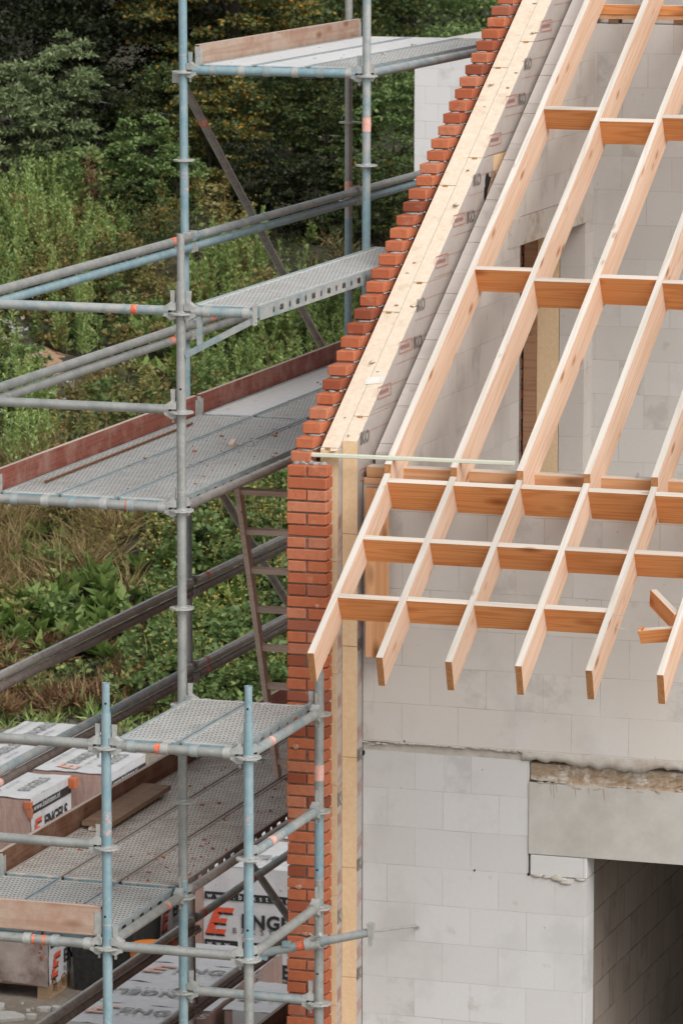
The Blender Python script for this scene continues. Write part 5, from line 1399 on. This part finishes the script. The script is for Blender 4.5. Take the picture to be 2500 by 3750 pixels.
def crown_pts(c, rad, ncl, n, rcl=(.22, .42), low=-.7):
    """leaf sprays: many small drooping clumps set over an ellipsoid, so tops catch light and gaps stay deep"""
    c, rad = np.array(c), np.array(rad)
    q = RNG.normal(size=(ncl, 3)); q /= np.linalg.norm(q, axis=1, keepdims=True)
    q *= RNG.uniform(.45, 1.08, size=(ncl, 1))**.6
    q[:, 2] = np.clip(q[:, 2], low, 1.1)
    cl = q*rad*(1+.12*np.sin(q[:, :1]*5+q[:, 1:2]*4))
    cr = RNG.uniform(*rcl, size=ncl)*rad.min()
    k = RNG.integers(0, ncl, n)
    u = RNG.normal(size=(n, 3)); u /= np.linalg.norm(u, axis=1, keepdims=True)
    u[:, 2] = np.abs(u[:, 2])*.75-.12
    P = c+cl[k]+u*cr[k][:, None]*RNG.uniform(.35, 1.1, size=(n, 1))*np.array([1.15, 1.15, .62])
    D = u*np.array([1, 1, .7])+RNG.normal(size=(n, 3))*.4+np.array([0, 0, -.12])
    return P, D
def bush(name, label, cat, s, d, wd, h, mat, n, leaf, group, lw=.32, zoff=0, stems=4, ncl=None):
    x, y = W(s, d); z = float(hgt(s, d))+zoff
    t = thing(name, label, cat, (x, y, z), group)
    mb = MB()
    for k in range(stems):
        a = rnd.uniform(0, 6.28); e = Vector((x+wd*.3*math.cos(a), y+wd*.3*math.sin(a), z+h*.75))
        m_ = Vector((x+wd*.12*math.cos(a), y+wd*.12*math.sin(a), z+h*.4))
        mb.tube((x+.04*math.cos(a), y+.04*math.sin(a), z-.1), m_, .018, .012, seg=6); mb.tube(m_, e, .012, .004, seg=6)
    mb.build('stem', M['bark'], t)
    P, D = crown_pts((0, 0, h*.52), (wd*.5, wd*.42, h*.5), ncl or int(34+wd*h*26), n, (.16, .34))
    me = leafmesh('foliage', P, D, RNG.uniform(.6, 1.15, n)*leaf, RNG.uniform(.7, 1.1, n)*leaf*lw, [M[mat]])
    o = bpy.data.objects.new('foliage', me); C.objects.link(o); o.parent = t
    return t
def sN(px, d): return (px-1250)*d/16855.0       # metres to the side at depth d
G_B = 'bushes on top of the bank'
bush('willow_bush', 'narrow leaved grey green bush at the upper left, tallest of its group', 'bush', sN(235, 61.5), 61.5, 1.0, 2.15, 'lf_willow', 6500, .085, G_B, .2)
bush('willow_bush', 'broad grey green bush at the upper left, beside the tallest of its group', 'bush', sN(20, 61.2), 61.2, 1.35, 1.85, 'lf_willow', 9000, .085, G_B, .2)
bush('willow_bush', 'grey green bush cut off by the left edge', 'bush', -5.6, 61.6, 1.8, 1.6, 'lf_willow', 8000, .085, G_B, .2)
for (px, d, wd, h, mt, n, lf, lab) in (
    (520, 60.9, 1.15, 1.15, 'lf_mid', 6500, .075, 'mid green broad leaved bush between the grey green bush and the tall blue pole'),
    (430, 60.0, .75, .7, 'lf_dark', 2600, .06, 'low dark bush at the foot of the grey green bush'),
    (640, 60.3, .8, .85, 'lf_mid', 3200, .07, 'small green bush directly behind the tall blue pole'),
    (800, 61.8, 1.3, 1.95, 'lf_autumn', 8000, .07, 'bush with yellowing leaves crossed by the upper sloping brace'),
    (1010, 62.2, 1.35, 2.2, 'lf_dark', 9000, .065, 'dark green bush above the upper guard rails, left of the rear pole'),
    (1220, 61.8, 1.3, 2.1, 'lf_dark', 9000, .065, 'dark green bush behind the two poles of the top deck'),
    (1430, 61.5, 1.4, 1.95, 'lf_mid', 8000, .07, 'green bush beside the white block building'),
    (930, 60.2, .9, 1.0, 'lf_deep', 3500, .06, 'low very dark bush under the yellowing bush'),
    (1130, 59.8, 1.1, 1.15, 'lf_deep', 4800, .06, 'low very dark bush left of the brick steps'),
    (1350, 59.6, 1.2, 1.1, 'lf_dark', 5000, .065, 'low dark bush behind the brick steps')):
    bush('leafy_bush', lab, 'bush', sN(px, d), d, wd, h, mt, n, lf, G_B)
for (px, d, wd, h, mt, n, lf, lab) in (
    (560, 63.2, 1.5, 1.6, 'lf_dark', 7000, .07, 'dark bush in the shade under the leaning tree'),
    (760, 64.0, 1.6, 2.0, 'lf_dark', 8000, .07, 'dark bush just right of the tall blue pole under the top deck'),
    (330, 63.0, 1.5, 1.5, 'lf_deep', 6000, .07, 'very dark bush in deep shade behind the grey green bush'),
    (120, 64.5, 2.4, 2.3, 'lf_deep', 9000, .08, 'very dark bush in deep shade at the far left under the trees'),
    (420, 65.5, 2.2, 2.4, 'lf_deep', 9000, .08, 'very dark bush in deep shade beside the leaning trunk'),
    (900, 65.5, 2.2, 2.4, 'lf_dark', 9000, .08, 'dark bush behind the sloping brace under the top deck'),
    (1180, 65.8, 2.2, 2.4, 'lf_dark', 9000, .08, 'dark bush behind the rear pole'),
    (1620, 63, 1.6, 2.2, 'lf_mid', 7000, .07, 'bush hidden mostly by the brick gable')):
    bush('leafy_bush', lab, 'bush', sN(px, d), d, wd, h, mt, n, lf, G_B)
def tree(label, s, d, tr, crown, mat, n, leaf, lean=0, ncl=150, deep=None):
    x, y = W(s, d); z = float(hgt(s, d))
    t = thing('leafy_tree', label, 'tree', (x, y, z), 'trees behind the bank')
    mb = MB(); cz, rx, rz = crown
    pts = [Vector((x, y, z-.2)), Vector((x+lean*.3, y, z+1.2)), Vector((x+lean*.7, y+.1, z+2.6)), Vector((x+lean, y+.15, z+cz))]
    rr = [tr, tr*.85, tr*.7, tr*.35]
    for i in range(3): mb.tube(pts[i], pts[i+1], rr[i], rr[i+1], seg=12)
    for k in range(9):
        f = rnd.uniform(.35, .95); q = pts[1].lerp(pts[3], f); a = rnd.uniform(0, 6.28); l = rnd.uniform(.8, rx*.9)
        m_ = q+Vector((l*.5*math.cos(a), l*.5*math.sin(a), .35*l)); e = q+Vector((l*math.cos(a), l*math.sin(a), .5*l+rnd.uniform(-.2, .3)))
        mb.tube(q, m_, tr*.34, tr*.22, seg=7); mb.tube(m_, e, tr*.22, tr*.06, seg=7)
    mb.build('trunk', M['bark'], t)
    P, D = crown_pts((lean, 0, cz), (rx, rx*.8, rz), ncl, n, (.16, .32), -.95)
    me = leafmesh('crown', P, D, RNG.uniform(.6, 1.15, n)*leaf, RNG.uniform(.7, 1.1, n)*leaf*.36, [M[mat]])
    o = bpy.data.objects.new('crown', me); C.objects.link(o); o.parent = t
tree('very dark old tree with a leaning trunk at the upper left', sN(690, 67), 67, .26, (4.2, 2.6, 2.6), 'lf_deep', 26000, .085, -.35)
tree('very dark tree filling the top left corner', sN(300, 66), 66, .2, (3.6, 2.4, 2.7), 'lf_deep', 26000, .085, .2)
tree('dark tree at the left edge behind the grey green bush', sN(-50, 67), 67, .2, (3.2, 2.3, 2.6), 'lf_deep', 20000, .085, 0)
tree('tree with yellow and brown leaves above the top deck toe board', sN(830, 64.5), 64.5, .13, (3.0, 1.35, 1.7), 'lf_autumn', 17000, .08, .1, 110)
tree('small yellowing tree left of the tall blue pole', sN(600, 65.2), 65.2, .1, (2.9, .75, 1.3), 'lf_autumn', 5000, .08, .1, 60)
tree('grey green tree behind the right end of the top deck', sN(1150, 69), 69, .18, (3.0, 1.9, 2.3), 'lf_dark', 20000, .08, 0)
tree('paler green tree at the top beside the brick steps', sN(1480, 71), 71, .2, (3.2, 2.1, 2.5), 'lf_mid', 22000, .085, 0)
tree('green tree behind the white block building', sN(1900, 74), 74, .2, (3.6, 2.6, 2.9), 'lf_mid', 16000, .09, 0)
tree('green tree beyond the top right corner of the roof', sN(2500, 76), 76, .2, (3.6, 2.8, 2.9), 'lf_mid', 12000, .09, 0)
# far mass of wood behind, read as one
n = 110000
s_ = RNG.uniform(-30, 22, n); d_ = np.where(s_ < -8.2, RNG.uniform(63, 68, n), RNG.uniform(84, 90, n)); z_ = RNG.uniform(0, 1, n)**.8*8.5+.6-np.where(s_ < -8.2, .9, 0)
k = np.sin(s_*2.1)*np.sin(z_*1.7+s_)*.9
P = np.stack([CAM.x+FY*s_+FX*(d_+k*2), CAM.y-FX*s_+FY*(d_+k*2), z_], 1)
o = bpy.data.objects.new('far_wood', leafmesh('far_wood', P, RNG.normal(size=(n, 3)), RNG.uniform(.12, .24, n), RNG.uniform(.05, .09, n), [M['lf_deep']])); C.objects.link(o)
tag(o, 'dark far wood behind the trees', 'wood', kind='stuff')

def soil(s0, d0, rs, rd):
    vs = [(*W(s0, d0), float(hgt(s0, d0))+.03)]
    for k in range(20):
        a = 6.283*k/20; q = 1+.2*math.sin(3*a)+rnd.uniform(-.15, .15); x, y = W(s0+rs*q*math.cos(a), d0+rd*q*math.sin(a)); vs.append((x, y, float(hgt(s0+rs*q*math.cos(a), d0+rd*q*math.sin(a)))+.004))
    mb = MB(); mb.add(vs, [(0, 1+k, 1+(k+1) % 20) for k in range(20)], 0, True)
    tag(mb.build('bare_soil', speckle('orange_soil', (0.33, 0.20, 0.125), (0.40, 0.26, 0.17), 14, 0.95, (0.25, 0.14, 0.08), 5, (0.5, 0.65), .8)), 'patch of bare orange earth at the left of the bank', None, kind='structure')
soil(sN(215, 55), 55.0, .46, 1.1)
# --- weeds on the bank
def scatter(n, s0, s1, d0, d1):
    s = RNG.uniform(s0, s1, n); d = RNG.uniform(d0, d1, n)
    bare = np.hypot((s+3.38)/.40, (d-54.8)/1.0) < 1        # the patch of bare earth stays open
    s = np.where(bare, s-1.2-RNG.uniform(0, .6, n), s); z = hgt(s, d)
    return s, d, np.stack([CAM.x+FY*s+FX*d, CAM.y-FX*s+FY*d, z], 1)
def patchy(s, d, f=1.0, ph=0.0, thr=0.0):
    v = np.sin(s*1.7*f+ph)*np.sin(d*1.1*f+ph*2)+.6*np.sin(s*3.9*f-d*2.3*f+ph*3)+.4*np.sin(s*7*f+d*5*f)
    return v > thr
class Cloud:
    def __init__(s): s.P = []; s.D = []; s.L = []; s.W = []; s.M = []
    def add(s, P, D, Lg, Wd, m=0):
        s.P.append(P); s.D.append(D); s.L.append(np.broadcast_to(Lg, len(P))); s.W.append(np.broadcast_to(Wd, len(P))); s.M.append(np.full(len(P), m))
    def build(s, name, label, cat, mats):
        o = bpy.data.objects.new(name, leafmesh(name, np.concatenate(s.P), np.concatenate(s.D), np.concatenate(s.L), np.concatenate(s.W), [M[m] for m in mats], np.concatenate(s.M))); C.objects.link(o)
        return tag(o, label, cat, kind='stuff')
def stalks(cl, base, hmin, hmax, nl, leaf, lw, mat, flower=None, nf=0, fsize=.014, spread=.10, up=.5, lean=.18):
    n = len(base); h = RNG.uniform(hmin, hmax, n)*(1+.35*np.sin(base[:, 0]*2.3+base[:, 1]*1.7)+.2*np.sin(base[:, 0]*5.1-base[:, 1]*3.7))
    ax = np.stack([RNG.normal(0, lean, n), RNG.normal(0, lean, n), np.ones(n)], 1); ax /= np.linalg.norm(ax, axis=1, keepdims=True)
    k = np.repeat(np.arange(n), nl); f = RNG.uniform(.08, 1, n*nl)
    a = RNG.uniform(0, 6.283, n*nl)
    out = np.stack([np.cos(a), np.sin(a), np.zeros(n*nl)], 1)
    P = base[k]+ax[k]*(h[k]*f)[:, None]+out*RNG.uniform(0, spread*.5, (n*nl, 1))*(1.1-f)[:, None]
    D = out+np.array([0, 0, up])+RNG.normal(0, .3, (n*nl, 3))
    cl.add(P, D, RNG.uniform(.6, 1.1, n*nl)*leaf*(1.15-.5*f), leaf*lw*RNG.uniform(.7, 1.1, n*nl), mat)
    # the stalk itself
    for j in range(3):
        cl.add(base+ax*(h*j/3)[:, None], ax+RNG.normal(0, .05, (n, 3)), h/2.6, .005, mat)
    if flower is not None and nf:
        k = np.repeat(np.arange(n), nf)
        P = base[k]+ax[k]*(h[k]*RNG.uniform(.8, 1.05, n*nf))[:, None]+RNG.normal(0, spread*.55, (n*nf, 3))*np.array([1, 1, .5])
        cl.add(P, RNG.normal(size=(n*nf, 3))+np.array([0, 0, .6]), RNG.uniform(.7, 1.3, n*nf)*fsize, fsize*.45, flower)
# low cover
cl = Cloud()
s, d, B = scatter(70000, -14, 3.5, 45.2, 62)
keep = patchy(s, d, .8, 1.0, -.55) & ~((np.hypot((s+3.38)/.45, (d-55.2)/1.1) < 1) & (RNG.random(len(s)) < .9))
B = B[keep]
B[:, 2] += RNG.uniform(0, .16, len(B))
D = RNG.normal(size=(len(B), 3))*.8+np.array([0, 0, .6])
cl.add(B, D, RNG.uniform(.04, .1, len(B)), RNG.uniform(.012, .026, len(B)), 0)
cl.build('ground_cover', 'low leafy ground cover over the bank', 'ground cover', ['lf_dark'])
# leafy weeds
cl = Cloud()
s, d, B = scatter(1500, -7, 2.6, 46, 61)
keep = patchy(s, d, .9, 2.0, -.05) & ~(np.hypot((s+3.38)/.45, (d-55.2)/1.1) < 1)
stalks(cl, B[keep], .25, .6, 34, .095, .3, 0, 1, 2, .016, .15)
s, d, B = scatter(420, -2.2, 1.2, 45.6, 53)
stalks(cl, B, .3, .65, 40, .09, .36, 2, 1, 3, .017, .2)
cl.build('leafy_weeds', 'leafy weeds with small yellow flowers over the bank', 'weeds', ['lf_weed', 'petal', 'lf_mid'])
# rounded leafy clumps of many sizes
cl = Cloud()
def clumps(n, px0, px1, d0, d1, w0, w1, h0, h1, mats, leaf, lw=.3):
    s, d, B = scatter(n, sN(px0, (d0+d1)/2), sN(px1, (d0+d1)/2), d0, d1)
    for b in B:
        w_, h_ = RNG.uniform(w0, w1), RNG.uniform(h0, h1); nl = int(900*w_*h_+160)
        P, D = crown_pts((0, 0, h_*.5), (w_*.5, w_*.5, h_*.55), int(14+40*w_*h_), nl, (.18, .4), -.6)
        cl.add(P+b, D+np.array([0, 0, .25]), RNG.uniform(.6, 1.15, nl)*leaf, leaf*lw*RNG.uniform(.7, 1.1, nl), int(RNG.choice(mats)))
clumps(16, -200, 330, 58, 60.8, .5, 1.0, .4, .85, (0, 1, 0), .085, .26)
clumps(14, 250, 660, 57.5, 60, .4, .8, .35, .6, (2, 3, 2), .06)
clumps(22, -100, 700, 53, 57.5, .3, .8, .25, .6, (0, 2, 1, 3), .075)
clumps(20, 650, 1350, 51, 57, .4, .8, .35, .8, (0, 1, 1, 3), .08)
clumps(18, -100, 650, 50, 53, .3, .7, .25, .55, (2, 3, 0), .07)
clumps(26, 600, 1150, 46, 51.5, .4, .9, .4, .75, (1, 1, 3), .09, .36)
s, d, B = scatter(330, -2.0, 0, 46, 50.5); stalks(cl, B, .4, .75, 14, .07, .3, 0, 4, 7, .024, .16)
clumps(150, -2600, -380, 45.6, 62, .5, 1.3, .35, .9, (0, 2, 3, 1), .1, .32)
clumps(26, -200, 640, 45.6, 49.5, .3, .7, .2, .45, (0, 2, 3, 1), .085, .34)
cl.build('clumped_weeds', 'rounded leafy weed clumps of several greens scattered over the bank', 'weeds', ['lf_weed', 'lf_mid', 'lf_olive', 'lf_dark', 'petal'])
# yellow flowered belt
cl = Cloud()
s, d, B = scatter(420, -5.2, -1.2, 56.5, 60)
keep = patchy(s, d, 1.0, 3.0, -.5)
stalks(cl, B[keep], .3, .55, 32, .08, .3, 0, 1, 6, .02, .16)
s, d, B = scatter(430, -3.4, .2, 49.5, 54.5)
keep = patchy(s, d, 1.1, .4, -.35)
stalks(cl, B[keep], .3, .6, 30, .085, .3, 0, 1, 3, .018, .16)
cl.build('flowering_weeds', 'weeds with many small yellow flowers in the middle of the bank', 'weeds', ['lf_olive', 'petal'])
# tall light green spikes
cl = Cloud()
for (px0, px1, d0, d1, n) in ((660, 960, 54.6, 58.2, 170), (0, 280, 58.5, 61, 150), (300, 460, 58.6, 60.4, 60), (960, 1300, 52, 56.5, 170), (0, 200, 51.5, 54, 80), (-300, 60, 54, 60, 120), (150, 330, 54.5, 57.5, 60)):
    s, d, B = scatter(n, sN(px0, (d0+d1)/2), sN(px1, (d0+d1)/2), d0, d1)
    stalks(cl, B, .4, .72, 70, .085, .14, 0, None, 0, spread=.10, up=1.2, lean=.1)
cl.build('tall_green_weeds', 'tall feathery light green weeds on the bank', 'weeds', ['lf_spike'])
# dry grass
cl = Cloud()
def tufts(B, nb, l0, l1, m, wd=.0055, lean=.7):
    n = len(B); k = np.repeat(np.arange(n), nb)
    D = RNG.normal(0, lean, (n*nb, 3))*np.array([1, 1, .2])+np.array([0, 0, .75])
    cl.add(B[k]+RNG.normal(0, .04, (n*nb, 3))*np.array([1, 1, 0]), D, RNG.uniform(l0, l1, n*nb), wd*RNG.uniform(.7, 1.3, n*nb), m)
s, d, B = scatter(520, -6.5, -2.2, 48.6, 52.2); tufts(B[patchy(s, d, .8, .6, -.6)]+np.array([0, 0, .12]), 46, .25, .6, 0)
s, d, B = scatter(230, -6.5, -1.2, 45.6, 47.8); tufts(B[patchy(s, d, .9, 2.2, -.1)]+np.array([0, 0, .06]), 30, .15, .35, 0)
s, d, B = scatter(170, -6.5, -1.2, 45.3, 47.3); tufts(B+np.array([0, 0, .05]), 30, .12, .3, 2, .008, .8)
s, d, B = scatter(420, -6.5, 2, 52, 60); tufts(B[patchy(s, d, 1.1, 4.0, .25)], 30, .15, .4, 0)
s, d, B = scatter(300, -5.2, -1.5, 45.6, 47.8); tufts(B[patchy(s, d, 1.0, 1.2, -.3)]+np.array([0, 0, .12]), 70, .1, .32, 1, .012, 1.1)
s, d, B = scatter(200, -3.3, .5, 48, 56); tufts(B[patchy(s, d, 1.0, 2.9, .15)], 40, .06, .2, 1, .011, 1.0)
s, d, B = scatter(260, -6.5, 1.0, 45.3, 51); tufts(B[patchy(s, d, 1.2, 5.0, .1)], 30, .12, .34, 2, .006, .6)
cl.build('dry_grass', 'tan dry grass and brown dead weeds on the bank', 'grass', ['lf_dry', 'lf_brown', 'lf_spike'])
# broad leaves
cl = Cloud()
for (px0, px1, d0, d1, n) in ((-250, 430, 47.2, 48.9, 110), (430, 900, 47.6, 49.2, 40), (700, 1100, 47, 50.5, 50), (0, 260, 49.5, 50.5, 16), (350, 600, 55, 57, 30)):
    s, d, B = scatter(n, sN(px0, 48), sN(px1, 48), d0, d1)
    nb = 9; k = np.repeat(np.arange(n), nb); a = RNG.uniform(0, 6.283, n*nb)
    D = np.stack([np.cos(a), np.sin(a), RNG.uniform(.4, 1.6, n*nb)], 1)
    cl.add(B[k]+np.array([0, 0, .18]), D, RNG.uniform(.16, .32, n*nb), RNG.uniform(.035, .065, n*nb), 0)
cl.build('broad_leaf_weeds', 'broad leaved green dock plants low on the bank', 'weeds', ['lf_dock'])
# white heads at the left
cl = Cloud()
s, d, B = scatter(46, sN(-60, 54), sN(260, 54), 52.6, 55.2)
B2 = B+np.array([0, 0, .55])+RNG.normal(0, .05, B.shape)
k = np.repeat(np.arange(len(B2)), 14)
cl.add(B2[k]+RNG.normal(0, .016, (len(k), 3))*np.array([1, 1, .4]), RNG.normal(size=(len(k), 3))+np.array([0, 0, 1]), .018, .008, 0)
cl.build('white_flower_heads', 'small white flower heads at the left of the bank', 'flowers', ['petal_white'])
def dryplant(name, label, s, d, h, n, mat, droop=False, wd=.25):
    x, y = W(s, d); z = float(hgt(s, d)); t = thing(name, label, 'dead plant', (x, y, z), 'dead plants on the bank')
    mb = MB(); ends = []
    for k in range(7):
        a = rnd.uniform(0, 6.28); q = Vector((x, y, z)); e = q+Vector((wd*.5*math.cos(a)*rnd.random(), wd*.5*math.sin(a)*rnd.random(), h*rnd.uniform(.6, 1)))
        mb.tube(q, q.lerp(e, .5)+Vector((rnd.uniform(-.03, .03), 0, 0)), .010, .006, seg=5); mb.tube(q.lerp(e, .5), e, .006, .003, seg=5); ends.append((q, e))
    mb.build('stem', M['drystem'], t)
    P, D = [], []
    for k in range(n):
        q, e = rnd.choice(ends); f = rnd.uniform(.35, 1); p_ = q.lerp(e, f)-Vector((x, y, z))+Vector((rnd.gauss(0, .05), rnd.gauss(0, .05), rnd.gauss(0, .03)))
        P.append(p_); D.append((rnd.gauss(0, .5), rnd.gauss(0, .5), -1 if droop else rnd.gauss(.3, .5)))
    me = leafmesh('dead_foliage', np.array([tuple(p_) for p_ in P]), np.array(D), RNG.uniform(.03, .06, n), RNG.uniform(.008, .014, n), [M[mat]])
    o = bpy.data.objects.new('dead_foliage', me); C.objects.link(o); o.parent = t
dryplant('withered_vine', 'brown withered vine hanging in front of the grey green bush', sN(320, 60.1), 60.1, 1.0, 500, 'lf_brown', True, .3)
dryplant('dead_weed', 'brown dead weed behind the sloping brace', sN(1090, 56.2), 56.2, .75, 220, 'lf_brown', False, .35)
dryplant('dead_weed', 'brown dead weed left of the sloping brace, beside the green spikes', sN(985, 56.6), 56.6, .7, 180, 'lf_brown', False, .3)
# sagging cable through the trees
mb = MB(); pts = []
for k in range(25):
    f = k/24; x, y = W(-3.62+f*4.65, 62.9)
    pts.append(Vector((x, y, 1.33-.60*f-.10*math.sin(math.pi*f))))
mb.path(pts, .008, 6)
tag(mb.build('overhead_cable', M['wire'], loc=tuple(pts[0])), 'thin grey cable sagging through the trees behind the scaffold', 'cable')
